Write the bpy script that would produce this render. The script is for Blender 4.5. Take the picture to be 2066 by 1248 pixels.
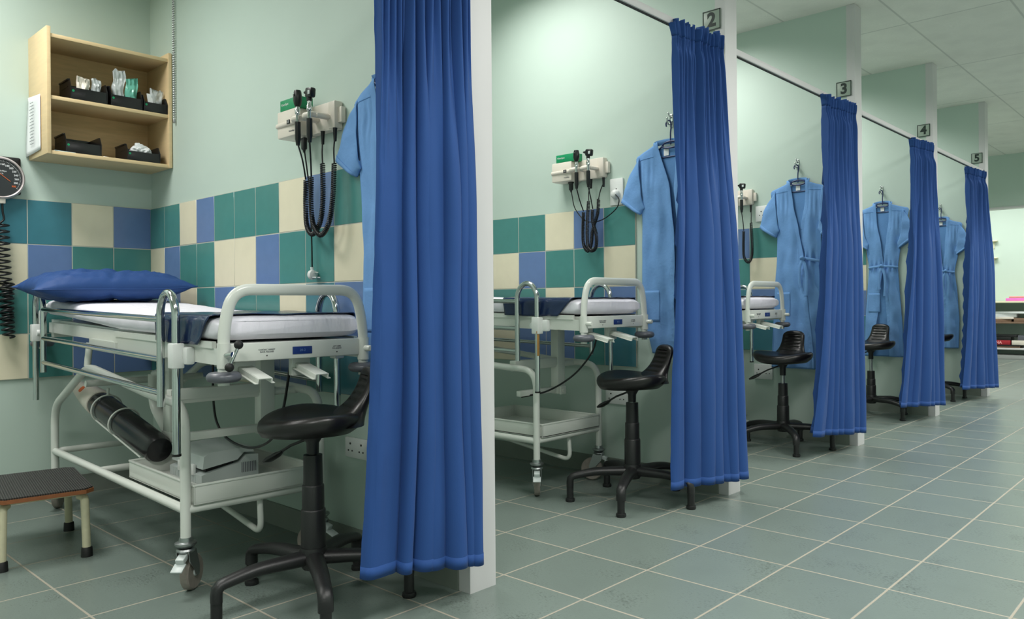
import bpy, bmesh, math, random
from mathutils import Vector, Matrix, noise
PI = math.pi
sc = bpy.context.scene
for o in list(bpy.data.objects): bpy.data.objects.remove(o)
C = sc.collection

# ------------------------------------------------------------------ camera
W, T, D, H = 1.792, 0.112, 2.6875, 3.05      # bay pitch, partition thickness, bay depth, ceiling height
yaw, roll = 0.72382, -0.00797
F = Vector((-math.sin(yaw), math.cos(yaw), -0.0002)).normalized()
R = Vector((math.cos(yaw), math.sin(yaw), 0)); U = R.cross(F)
R, U = R*math.cos(roll)+U*math.sin(roll), U*math.cos(roll)-R*math.sin(roll)
cam = bpy.data.cameras.new('camera'); co = bpy.data.objects.new('camera', cam); C.objects.link(co)
m = Matrix((R, U, -F)).transposed().to_4x4(); m.translation = Vector((2.0123, -1.8131, 1.0)); co.matrix_world = m
cam.sensor_width = 36; cam.lens = 36*1571.54/2066
cam.shift_x = -(1123.24-1033)/2066; cam.shift_y = -(624-611.7)/2066
cam.clip_start = .05; cam.clip_end = 60
sc.camera = co

# ------------------------------------------------------------------ light and exposure
sc.view_settings.view_transform = 'Standard'; sc.view_settings.look = 'None'
sc.view_settings.gamma = 1; sc.view_settings.exposure = 0.78
sc.view_settings.use_curve_mapping = False
w = bpy.data.worlds.new('world'); sc.world = w; w.use_nodes = True
w.node_tree.nodes['Background'].inputs[0].default_value = (.8, .9, .92, 1)
w.node_tree.nodes['Background'].inputs[1].default_value = 0.3
def lamp(x, y, z, sx, sy, e, col=(1, .985, .95), spread=PI):
    l = bpy.data.lights.new('ceiling_lamp', 'AREA'); l.shape = 'RECTANGLE'; l.size = sx; l.size_y = sy
    l.energy = e; l.color = col; l.spread = spread
    o = bpy.data.objects.new('ceiling_lamp', l); C.objects.link(o); o.location = (x, y, z); return o
for k in range(-1, 6):
    if k == 0: lamp(-1.85, -1.25, 3.035, .9, .6, 20, spread=2.75)
    else: lamp(-1.15, (k-.5)*W+.05, 3.035, .7, 1.1, 16, spread=2.7)
for y in (-2.6, -.2, 2.2, 4.6, 7.0, 9.2):
    lamp(1.75, y, 3.035, .6, 1.2, 32, spread=2.8)
for x in (-1.3, .8):
    lamp(x, 12.0, 3.0, 1.2, .6, 34)

# ------------------------------------------------------------------ materials
def lin(c):
    return tuple(((v/255)/12.92 if v/255 <= .04045 else ((v/255+.055)/1.055)**2.4) for v in c)+(1,)
def mat(name, c, rough=.5, metal=0, bump=0, scale=40, var=0, coat=0, vscale=6, spec=.5, stretch=None, alpha=1, trans=0, sheen=0):
    m = bpy.data.materials.new(name); m.use_nodes = True; nt = m.node_tree; b = nt.nodes['Principled BSDF']
    b.inputs['Base Color'].default_value = lin(c); b.inputs['Roughness'].default_value = rough
    b.inputs['Metallic'].default_value = metal; b.inputs['Coat Weight'].default_value = coat
    b.inputs['Specular IOR Level'].default_value = spec
    b.inputs['Alpha'].default_value = alpha; b.inputs['Transmission Weight'].default_value = trans
    b.inputs['Sheen Weight'].default_value = sheen
    tc = nt.nodes.new('ShaderNodeTexCoord'); mp = nt.nodes.new('ShaderNodeMapping'); nt.links.new(tc.outputs['Object'], mp.inputs[0])
    if stretch: mp.inputs['Scale'].default_value = stretch
    if var:
        n = nt.nodes.new('ShaderNodeTexNoise'); n.inputs['Scale'].default_value = vscale; n.inputs['Detail'].default_value = 6
        nt.links.new(mp.outputs[0], n.inputs[0])
        r = nt.nodes.new('ShaderNodeMapRange'); r.inputs['From Min'].default_value = .3; r.inputs['From Max'].default_value = .7
        r.inputs['To Min'].default_value = 1-var; r.inputs['To Max'].default_value = 1+var
        nt.links.new(n.outputs[0], r.inputs[0])
        x = nt.nodes.new('ShaderNodeVectorMath'); x.operation = 'SCALE'; x.inputs[0].default_value = lin(c)[:3]
        nt.links.new(r.outputs[0], x.inputs['Scale']); nt.links.new(x.outputs[0], b.inputs['Base Color'])
    if bump:
        n2 = nt.nodes.new('ShaderNodeTexNoise'); n2.inputs['Scale'].default_value = scale; n2.inputs['Detail'].default_value = 4
        nt.links.new(mp.outputs[0], n2.inputs[0])
        bp = nt.nodes.new('ShaderNodeBump'); bp.inputs['Strength'].default_value = bump; bp.inputs['Distance'].default_value = .01
        nt.links.new(n2.outputs[0], bp.inputs['Height']); nt.links.new(bp.outputs[0], b.inputs['Normal'])
    return m
M = {}
M['wall'] = mat('green_paint', (187, 204, 194), .55, var=.012, vscale=3, bump=.02, scale=150)
M['trimw'] = mat('white_trim', (205, 203, 204), .4, var=.01)
M['skirt'] = mat('grey_skirting', (125, 132, 124), .4, var=.05, vscale=12)
M['teal'] = mat('teal_tile', (74, 134, 130), .22, var=.03, vscale=20)
M['teal2'] = mat('deep_teal_tile', (66, 124, 138), .22, var=.03, vscale=20)
M['cream'] = mat('cream_tile', (226, 218, 192), .22, var=.02, vscale=14)
M['bluet'] = mat('blue_tile', (100, 126, 172), .22, var=.03, vscale=20)
M['grout'] = mat('grout', (192, 192, 180), .8)
M['wood'] = mat('maple_veneer', (214, 180, 132), .45, var=.07, vscale=9, stretch=(1, 1, 8))
M['woode'] = mat('maple_edge', (222, 196, 152), .45, var=.04, vscale=9, stretch=(1, 1, 8))
M['black'] = mat('black_plastic', (26, 26, 27), .42, bump=.08, scale=220)
M['bin'] = mat('black_bin_plastic', (22, 21, 23), .3)
M['seatb'] = mat('black_polyurethane', (27, 25, 25), .33, bump=.05, scale=300)
M['rubber'] = mat('black_rubber', (18, 18, 18), .6)
M['cord'] = mat('black_cord', (14, 15, 18), .35)
M['curtain'] = mat('blue_curtain_fabric', (40, 75, 136), .75, var=.05, vscale=4, bump=.1, scale=500, sheen=.05, spec=.25)
M['robe'] = mat('light_blue_cotton', (114, 158, 212), .8, var=.04, vscale=8, bump=.15, scale=60, spec=.2)
M['robe_in'] = mat('blue_cotton_inside', (98, 142, 196), .85, var=.04, vscale=8, bump=.12, scale=60, spec=.2)
M['pillow'] = mat('blue_pillow_fabric', (32, 68, 126), .6, var=.05, vscale=7, bump=.12, scale=30, spec=.4)
M['vinyl'] = mat('navy_vinyl', (26, 42, 76), .22, bump=.25, scale=16, spec=.6)
M['sheet'] = mat('white_sheet', (232, 229, 238), .8, var=.015, bump=.9, scale=9, spec=.25, stretch=(1, 2.2, .8))
M['wmetal'] = mat('white_enamel', (214, 217, 210), .28, var=.012, coat=.2)
M['chrome'] = mat('chrome', (205, 208, 208), .12, metal=1)
M['steel'] = mat('zinc_steel', (165, 169, 169), .38, metal=1, bump=.05, scale=60)
M['bumper'] = mat('grey_bumper_rubber', (92, 94, 102), .35)
M['wheel'] = mat('grey_wheel_rubber', (140, 132, 124), .55, var=.1, vscale=60)
M['ivory'] = mat('ivory_plastic', (222, 214, 202), .38)
M['whitep'] = mat('white_plastic', (226, 228, 226), .35)
M['greyp'] = mat('pale_grey_plastic', (190, 198, 196), .38)
M['green'] = mat('green_box_card', (10, 140, 90), .45)
M['ink'] = mat('dark_ink', (14, 36, 30), .5)
M['signp'] = mat('sign_plate', (150, 164, 152), .35)
M['paper'] = mat('white_paper', (232, 234, 236), .7)
M['bpaper'] = mat('pale_blue_paper', (196, 220, 226), .7)
M['orange'] = mat('orange_print', (220, 110, 60), .6)
M['dial'] = mat('black_dial', (44, 48, 50), .35)
M['rim'] = mat('silver_rim', (208, 196, 196), .3, metal=.35)
M['hanger'] = mat('dark_blue_plastic', (28, 44, 92), .3)
M['cyl'] = mat('black_cylinder_paint', (22, 21, 24), .25, var=.2, vscale=20)
M['stepw'] = mat('brown_plywood_edge', (140, 84, 48), .5, var=.12, vscale=30)
M['stepl'] = mat('cream_enamel', (206, 200, 170), .35, var=.05, vscale=40)
M['badge'] = mat('blue_badge', (26, 52, 116), .35)
M['tan'] = mat('tan_strap', (172, 128, 70), .6)
M['red'] = mat('red_card', (160, 26, 40), .5)
M['pink'] = mat('pink_card', (226, 120, 200), .5)
M['brown'] = mat('brown_card', (120, 96, 78), .7, var=.1, vscale=20)
M['magenta'] = mat('pale_red_card', (230, 150, 150), .6)
M['counter'] = mat('cream_laminate', (226, 222, 190), .4)
M['bag'] = mat('clear_polythene', (226, 234, 236), .12, alpha=.5, bump=.5, scale=30)
M['bagg'] = mat('mint_polythene', (120, 200, 180), .15, alpha=.75, bump=.3, scale=18)
M['glass'] = mat('gauge_glass', (255, 255, 255), .02, trans=1)

def ribbed_rubber():
    m = mat('ribbed_black_mat', (46, 44, 44), .5)
    nt = m.node_tree; b = nt.nodes['Principled BSDF']; tc = nt.nodes['Texture Coordinate']
    wv = nt.nodes.new('ShaderNodeTexWave'); wv.inputs['Scale'].default_value = 38; wv.bands_direction = 'X'
    wv2 = nt.nodes.new('ShaderNodeTexWave'); wv2.inputs['Scale'].default_value = 38; wv2.bands_direction = 'Y'
    nt.links.new(tc.outputs['Object'], wv.inputs[0]); nt.links.new(tc.outputs['Object'], wv2.inputs[0])
    mx = nt.nodes.new('ShaderNodeMath'); mx.operation = 'MULTIPLY'; nt.links.new(wv.outputs[1], mx.inputs[0]); nt.links.new(wv2.outputs[1], mx.inputs[1])
    bp = nt.nodes.new('ShaderNodeBump'); bp.inputs['Strength'].default_value = .9; bp.inputs['Distance'].default_value = .004
    nt.links.new(mx.outputs[0], bp.inputs['Height']); nt.links.new(bp.outputs[0], b.inputs['Normal'])
    cr = nt.nodes.new('ShaderNodeMix'); cr.data_type = 'RGBA'; cr.inputs['A'].default_value = lin((28, 27, 28)); cr.inputs['B'].default_value = lin((78, 74, 70))
    nt.links.new(mx.outputs[0], cr.inputs['Factor']); nt.links.new(cr.outputs['Result'], b.inputs['Base Color'])
    return m
M['ribmat'] = ribbed_rubber()

def N(nt, op, a, b=None, c=None):
    n = nt.nodes.new('ShaderNodeMath'); n.operation = op
    for i, v in enumerate((a, b, c)):
        if v is None: continue
        if isinstance(v, (int, float)): n.inputs[i].default_value = v
        else: nt.links.new(v, n.inputs[i])
    return n.outputs[0]
def grid_mat(name, c, line, px, py, ox, oy, lw, rough, speck, bumps, lr=.8, linebump=1, shade=.05):
    m = bpy.data.materials.new(name); m.use_nodes = True; nt = m.node_tree; b = nt.nodes['Principled BSDF']
    g = nt.nodes.new('ShaderNodeNewGeometry'); s = nt.nodes.new('ShaderNodeSeparateXYZ'); nt.links.new(g.outputs['Position'], s.inputs[0])
    def dist(o, p, off):
        v = N(nt, 'DIVIDE', N(nt, 'SUBTRACT', o, off), p)
        fr = N(nt, 'FRACT', N(nt, 'ADD', v, 50.5))
        return N(nt, 'MULTIPLY', N(nt, 'ABSOLUTE', N(nt, 'SUBTRACT', fr, .5)), p), N(nt, 'FLOOR', N(nt, 'ADD', v, 50))
    dx, ix = dist(s.outputs[0], px, ox); dy, iy = dist(s.outputs[1], py, oy)
    d = N(nt, 'MINIMUM', dx, dy)
    mask = nt.nodes.new('ShaderNodeMapRange'); mask.inputs['From Min'].default_value = lw*.55; mask.inputs['From Max'].default_value = lw*.9
    nt.links.new(d, mask.inputs[0])   # 0 = line, 1 = tile
    n1 = nt.nodes.new('ShaderNodeTexNoise'); n1.inputs['Scale'].default_value = 5; n1.inputs['Detail'].default_value = 8; nt.links.new(g.outputs['Position'], n1.inputs[0])
    mp = nt.nodes.new('ShaderNodeMapping'); mp.inputs['Scale'].default_value = (85, 150, 110); nt.links.new(g.outputs['Position'], mp.inputs[0])
    n2 = nt.nodes.new('ShaderNodeTexNoise'); n2.inputs['Scale'].default_value = 1; n2.inputs['Detail'].default_value = 8; n2.inputs['Roughness'].default_value = .7; nt.links.new(mp.outputs[0], n2.inputs[0])
    wn = nt.nodes.new('ShaderNodeTexWhiteNoise'); cb = nt.nodes.new('ShaderNodeCombineXYZ'); nt.links.new(ix, cb.inputs[0]); nt.links.new(iy, cb.inputs[1]); nt.links.new(cb.outputs[0], wn.inputs[0])
    cl = N(nt, 'ADD', N(nt, 'MULTIPLY', N(nt, 'SUBTRACT', n1.outputs[0], .5), .28), 1)
    # dark specks gathered where the large noise is high
    sp = nt.nodes.new('ShaderNodeMapRange'); sp.inputs['From Min'].default_value = .56; sp.inputs['From Max'].default_value = .70
    nt.links.new(N(nt, 'ADD', n2.outputs[0], N(nt, 'MULTIPLY', N(nt, 'SUBTRACT', n1.outputs[0], .5), .5)), sp.inputs[0])
    cl = N(nt, 'MULTIPLY', cl, N(nt, 'SUBTRACT', 1, N(nt, 'MULTIPLY', sp.outputs[0], speck)))
    cl = N(nt, 'MULTIPLY', cl, N(nt, 'ADD', N(nt, 'MULTIPLY', wn.outputs['Value'], shade*2), 1-shade))
    vm = nt.nodes.new('ShaderNodeVectorMath'); vm.operation = 'SCALE'; vm.inputs[0].default_value = lin(c)[:3]; nt.links.new(cl, vm.inputs['Scale'])
    mx = nt.nodes.new('ShaderNodeMix'); mx.data_type = 'RGBA'; mx.inputs['A'].default_value = lin(line)
    nt.links.new(mask.outputs[0], mx.inputs['Factor']); nt.links.new(vm.outputs[0], mx.inputs['B']); nt.links.new(mx.outputs['Result'], b.inputs['Base Color'])
    rr = nt.nodes.new('ShaderNodeMapRange'); rr.inputs['To Min'].default_value = lr; rr.inputs['To Max'].default_value = rough; nt.links.new(mask.outputs[0], rr.inputs[0]); nt.links.new(rr.outputs[0], b.inputs['Roughness'])
    hh = N(nt, 'ADD', N(nt, 'MULTIPLY', mask.outputs[0], linebump), N(nt, 'MULTIPLY', n2.outputs[0], bumps))
    bp = nt.nodes.new('ShaderNodeBump'); bp.inputs['Strength'].default_value = .35; bp.inputs['Distance'].default_value = .004
    nt.links.new(hh, bp.inputs['Height']); nt.links.new(bp.outputs[0], b.inputs['Normal'])
    return m
M['floor'] = grid_mat('floor_tiles', (114, 126, 120), (158, 152, 138), .3745, .3788, -.793, .2073, .0052, .3, .6, .25)
M['ceil'] = grid_mat('ceiling_tiles', (228, 227, 220), (200, 200, 194), .668, 1.378, -.515, 4.245, .010, .9, .10, .9, linebump=-.6, shade=.015)

# ------------------------------------------------------------------ mesh helpers
class MB:
    def __init__(s): s.bm = bmesh.new(); s.mi = 0
    def _fin(s, faces):
        for f in faces:
            if f.is_valid: f.material_index = s.mi
    def box(s, c, d, bev=0, rot=None, seg=2):
        """box: centre c, full dimensions d, optional euler or matrix rotation"""
        b = bmesh.new(); bmesh.ops.create_cube(b, size=1)
        for v in b.verts: v.co = Vector((v.co.x*d[0], v.co.y*d[1], v.co.z*d[2]))
        if bev: bmesh.ops.bevel(b, geom=list(b.edges), offset=min(bev, min(d)*.49), segments=seg, profile=.5, affect='EDGES')
        mt = Matrix.Translation(Vector(c))
        if rot is not None: mt = mt @ (rot if isinstance(rot, Matrix) else Matrix.Rotation(rot[2], 4, 'Z') @ Matrix.Rotation(rot[1], 4, 'Y') @ Matrix.Rotation(rot[0], 4, 'X'))
        s.add(b, mt); return s
    def b2(s, x0, x1, y0, y1, z0, z1, bev=0):
        return s.box(((x0+x1)/2, (y0+y1)/2, (z0+z1)/2), (abs(x1-x0), abs(y1-y0), abs(z1-z0)), bev)
    def add(s, b, mt=None):
        vm = {}
        for v in b.verts: vm[v] = s.bm.verts.new(mt @ v.co if mt is not None else v.co)
        for f in b.faces:
            try: nf = s.bm.faces.new([vm[v] for v in f.verts]); nf.material_index = s.mi; nf.smooth = True
            except ValueError: pass
        b.free()
    def rings(s, rr, closed=False, cap=True, wrap=True):
        V = [[s.bm.verts.new(p) for p in r] for r in rr]; n = len(V[0]); L = len(V)
        for i in range(L if closed else L-1):
            a, b = V[i], V[(i+1) % L]
            for j in range(n if wrap else n-1):
                k = (j+1) % n
                try: f = s.bm.faces.new((a[j], a[k], b[k], b[j])); f.material_index = s.mi; f.smooth = True
                except ValueError: pass
        if cap and not closed and wrap:
            for r, fl in ((V[0], True), (V[-1], False)):
                try: f = s.bm.faces.new(list(reversed(r)) if fl else r); f.material_index = s.mi
                except ValueError: pass
        return s
    def tube(s, pts, r, seg=12, closed=False, cap=True, flat=None):
        """sweep along pts; r number or list; flat=(a,b,up): elliptical section"""
        P = [Vector(p) for p in pts]; n = len(P); rr = []; prev = None
        for i, p in enumerate(P):
            if closed: t = P[(i+1) % n]-P[i-1]
            else: t = P[min(i+1, n-1)]-P[max(i-1, 0)]
            t.normalize()
            if prev is None:
                a = Vector((0, 0, 1)) if abs(t.z) < .9 else Vector((1, 0, 0))
                if flat: a = Vector(flat[2])
                u = (a-t*a.dot(t)).normalized()
            else: u = (prev-t*prev.dot(t)).normalized()
            prev = u; v = t.cross(u); ri = r[i] if isinstance(r, (list, tuple)) else r
            fa, fb = (flat[0], flat[1]) if flat else (1, 1)
            rr.append([p+u*(ri*fa*math.cos(2*PI*j/seg))+v*(ri*fb*math.sin(2*PI*j/seg)) for j in range(seg)])
        return s.rings(rr, closed, cap)
    def lathe(s, prof, c=(0, 0, 0), axis='Z', seg=24, rot=None):
        """prof list of (radius, height)"""
        mt = Matrix.Translation(Vector(c))
        if rot is not None: mt = mt @ rot
        elif axis == 'X': mt = mt @ Matrix.Rotation(PI/2, 4, 'Y')
        elif axis == 'Y': mt = mt @ Matrix.Rotation(-PI/2, 4, 'X')
        rr = [[mt @ Vector((max(r, 1e-5)*math.cos(2*PI*j/seg), max(r, 1e-5)*math.sin(2*PI*j/seg), h)) for j in range(seg)] for r, h in prof]
        return s.rings(rr)
    def prism(s, poly, fr, h):
        """poly: 2-D outline; fr(u, v, t) -> point; h thickness"""
        return s.rings([[Vector(fr(u, v, 0)) for u, v in poly], [Vector(fr(u, v, h)) for u, v in poly]])
    def grid(s, G):
        V = [[s.bm.verts.new(p) for p in row] for row in G]
        for i in range(len(V)-1):
            for j in range(len(V[0])-1):
                f = s.bm.faces.new((V[i][j], V[i][j+1], V[i+1][j+1], V[i+1][j])); f.material_index = s.mi; f.smooth = True
        return s
    def build(s, name, mats, parent=None, sharp=40, solid=0, sub=0):
        bmesh.ops.remove_doubles(s.bm, verts=s.bm.verts, dist=1e-6)
        bmesh.ops.recalc_face_normals(s.bm, faces=s.bm.faces)
        me = bpy.data.meshes.new(name); s.bm.to_mesh(me); s.bm.free()
        for p in me.polygons: p.use_smooth = True
        me.set_sharp_from_angle(angle=math.radians(sharp))
        for mm in (mats if isinstance(mats, (list, tuple)) else [mats]): me.materials.append(M[mm])
        o = bpy.data.objects.new(name, me); C.objects.link(o)
        if solid:
            md = o.modifiers.new('solid', 'SOLIDIFY'); md.thickness = solid; md.offset = 0
        if sub:
            md = o.modifiers.new('sub', 'SUBSURF'); md.levels = sub; md.render_levels = sub
        if parent: o.parent = parent
        return o
def tag(o, label=None, cat=None, group=None, kind=None):
    if label: o['label'] = label
    if cat: o['category'] = cat
    if group: o['group'] = group
    if kind: o['kind'] = kind
    return o
def thing(name, label, cat, loc=(0, 0, 0), rz=0, group=None):
    o = bpy.data.objects.new(name, None); C.objects.link(o); o.location = loc; o.rotation_euler = (0, 0, rz)
    o.empty_display_size = .1
    return tag(o, label, cat, group)
def struct(o, label=None): return tag(o, label, kind='structure')
def fillet(pts, r, n=6):
    P = [Vector(p) for p in pts]; out = [P[0]]
    for i in range(1, len(P)-1):
        a, b, c = P[i-1], P[i], P[i+1]; d1 = (a-b); d2 = (c-b); l = min(r, d1.length*.49, d2.length*.49)
        p0 = b+d1.normalized()*l; p1 = b+d2.normalized()*l
        for k in range(n+1):
            t = k/n; out.append(p0*(1-t)**2+b*2*t*(1-t)+p1*t*t)
    out.append(P[-1]); return out
def smooth_path(pts, n=8):
    P = [Vector(p) for p in pts]; P = [2*P[0]-P[1]]+P+[2*P[-1]-P[-2]]; out = []
    for i in range(1, len(P)-2):
        for k in range(n):
            t = k/n; a, b, c, d = P[i-1:i+3]
            out.append(.5*((2*b)+(c-a)*t+(2*a-5*b+4*c-d)*t*t+(3*b-a-3*c+d)*t**3))
    out.append(P[-2]); return out
def resample(P, step):
    out = [P[0]]; acc = 0
    for i in range(1, len(P)):
        a, b = P[i-1], P[i]; L = (b-a).length
        if L < 1e-9: continue
        while acc+step <= L:
            acc += step; out.append(a+(b-a)*(acc/L))
        acc -= L
    return out
def coil(mb, pts, rc, rw, pitch, per=9, seg=5):
    P = resample(smooth_path(pts, 10), pitch/per); out = []; u = None
    for i, p in enumerate(P):
        t = (P[min(i+1, len(P)-1)]-P[max(i-1, 0)]).normalized()
        if u is None: u = t.orthogonal().normalized()
        u = (u-t*u.dot(t)).normalized(); v = t.cross(u); a = 2*PI*i/per
        out.append(p+(u*math.cos(a)+v*math.sin(a))*rc)
    mb.tube(out, rw, seg); return mb
def text_obj(name, body, size, mtx, matname, parent=None, thick=.0006, bold=0, align='CENTER'):
    cu = bpy.data.curves.new(name, 'FONT'); cu.body = body; cu.size = size; cu.extrude = thick; cu.offset = bold
    cu.align_x = align; cu.align_y = 'CENTER'
    t = bpy.data.objects.new(name+'_tmp', cu); C.objects.link(t)
    dg = bpy.context.evaluated_depsgraph_get(); me = bpy.data.meshes.new_from_object(t.evaluated_get(dg))
    bpy.data.objects.remove(t); bpy.data.curves.remove(cu)
    me.transform(mtx); me.materials.clear(); me.materials.append(M[matname])
    o = bpy.data.objects.new(name, me); C.objects.link(o)
    if parent: o.parent = parent
    return o
def face_mtx(loc, right, up):
    r = Vector(right).normalized(); u = Vector(up).normalized(); n = r.cross(u)
    m = Matrix((r, u, n)).transposed().to_4x4(); m.translation = Vector(loc); return m
def nz(x, y=0, z=0): return noise.noise(Vector((x, y, z)))

# ------------------------------------------------------------------ room shell
def shell(name, x0, x1, y0, y1, z0, z1, m, label=None):
    return struct(MB().b2(x0, x1, y0, y1, z0, z1).build(name, m), label)
shell('floor', -2.95, 3.6, -4.4, 13.6, -.12, 0, 'floor')
shell('ceiling', -2.95, 3.6, -4.4, 13.6, H, H+.12, 'ceil')
shell('wall_back', -D-.12, -D, -4.4, 13.6, 0, H, 'wall')
shell('wall_right', 3.45, 3.57, -4.4, 13.6, 0, H, 'wall')
shell('wall_front', -D, 3.45, -4.4, -4.28, 0, H, 'wall')
shell('wall_end', -D, 3.45, 13.42, 13.54, 0, H, 'wall')
shell('wall_header', -D, 3.45, 10.64, 10.76, 2.31, H, 'wall')
shell('trim_header', -D, 3.45, 10.62, 10.78, 2.285, 2.31, 'trimw')
shell('baseboard_back', -D, -D+.012, -4.2, 0, 0, .1, 'skirt')
shell('baseboard_right', 3.438, 3.45, -4.2, 13.4, 0, .1, 'skirt')
for k in range(0, 5):
    y = k*W
    shell('wall_partition', -D, 0, y, y+T, 0, H, 'wall')
    mb = MB(); mb.b2(-.052, .006, y-.005, y, 0, H-.002); mb.b2(-.052, .006, y+T, y+T+.005, 0, H-.002); mb.b2(0, .006, y, y+T, 0, H-.002)
    struct(mb.build('trim_partition', 'trimw'))
    mb = MB(); mb.b2(-D+.012, -.0525, y-.011, y, 0, .1); mb.b2(-D+.012, -.0525, y+T, y+T+.011, 0, .1)
    struct(mb.build('baseboard_partition', 'skirt'))
    shell('baseboard_back', -D, -D+.012, y+T, y+W, 0, .1, 'skirt')
    # curtain rail across the mouth of the bay that ends at this partition
for k in range(0, 5):
    y1 = k*W; y0 = (k-1)*W+T
    mb = MB(); mb.b2(-.045, -.015, y0, y1-.005, 2.318, 2.352, .003); mb.mi = 1; mb.b2(-.036, -.024, y0, y1-.006, 2.314, 2.319)
    o = mb.build('curtain_rail', ['trimw', 'rubber'])
    tag(o, ['white curtain rail high over the nearest bay', 'white curtain rail running to the sign reading two', 'white curtain rail running to the sign reading three',
            'white curtain rail running to the sign reading four', 'white curtain rail running to the sign reading five'][k], 'curtain rail', 'curtain rails over the bays')

# wall tile bands: four rows above z .63
RH, ZT = .2305, 1.556
rows = ['ttcbtttcbt', 'cbttccbttc', 'bbctbtctdb', 'ttbbtcbbtd']
rows[2] = 'tbctbttcdb'
cols1 = [-D, -2.49, -2.29, -2.087, -1.885, -1.672, -1.462, -1.247, -1.027, -.806, -.582]
cols2 = [-D, -2.53, -2.35, -2.165, -1.96, -1.726, -1.489, -1.256, -1.024, -.794, -.568]
CM = {'t': 0, 'c': 1, 'b': 2, 'd': 3}
def tile_band(k):
    y = k*W; cols = cols1 if k == 0 else cols2
    mb = MB(); mb.mi = 4; mb.b2(cols[0]+.008, cols[-1], y-.0088, y, ZT-4*RH, ZT)
    for i, row in enumerate(rows):
        for j, ch in enumerate(row):
            mb.mi = CM[ch]
            mb.box(((cols[j]+cols[j+1])/2+(.004 if j == 0 else 0), y-.006, ZT-(i+.5)*RH), (cols[j+1]-cols[j]-.0045-(.008 if j == 0 else 0), .0085, RH-.0045), .0010, seg=1)
    struct(mb.build('wall_partition_tiles', ['teal', 'cream', 'bluet', 'teal2', 'grout']))
for k in range(5): tile_band(k)
mb = MB(); mb.mi = 4; mb.b2(-D, -D+.0088, -.208*8, -.008, ZT-4*RH, ZT)
brows = ['bcttbttc', 'ttbctcbt', 'cbttbctt', 'bbtcctbt']
for i, row in enumerate(brows):
    for j, ch in enumerate(row):
        mb.mi = 3 if (ch == 't' and i == 0) else CM[ch]
        w_ = .2035; y1 = -.002-j*w_
        mb.box((-D+.006, y1-w_/2-(.003 if j == 0 else 0), ZT-(i+.5)*RH), (.0085, w_-.0045-(.006 if j == 0 else 0), RH-.0045), .0010, seg=1)
struct(mb.build('wall_back_tiles', ['teal', 'cream', 'bluet', 'teal2', 'grout']))

# number signs on the partitions, above the curtains
for k, n in ((1, '2'), (2, '3'), (3, '4'), (4, '5')):
    y = k*W; z = 2.472
    t = thing('bay_number_sign', 'square sign with number %s above the %s curtain' % (n, {1: 'second', 2: 'third', 3: 'fourth', 4: 'farthest'}[k]), 'sign', (-.070, y-.0055, z-.05), 0, 'bay number signs')
    MB().box((0, -.002, .05), (.106, .004, .104), .001).build('plate', 'signp', t)
    mb = MB()
    for a, b, c, d in ((0, .1, .104, .005), (0, 0, .104, .005), (-.0495, .05, .005, .104), (.0495, .05, .005, .104)):
        mb.box((a, -.0045, b), (c, .0016, d))
    mb.build('border', 'ink', t)
    text_obj('number', n, .10, face_mtx((0, -.0048, .05), (1, 0, 0), (0, 0, 1)), 'ink', t, .0006, .0035)

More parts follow.
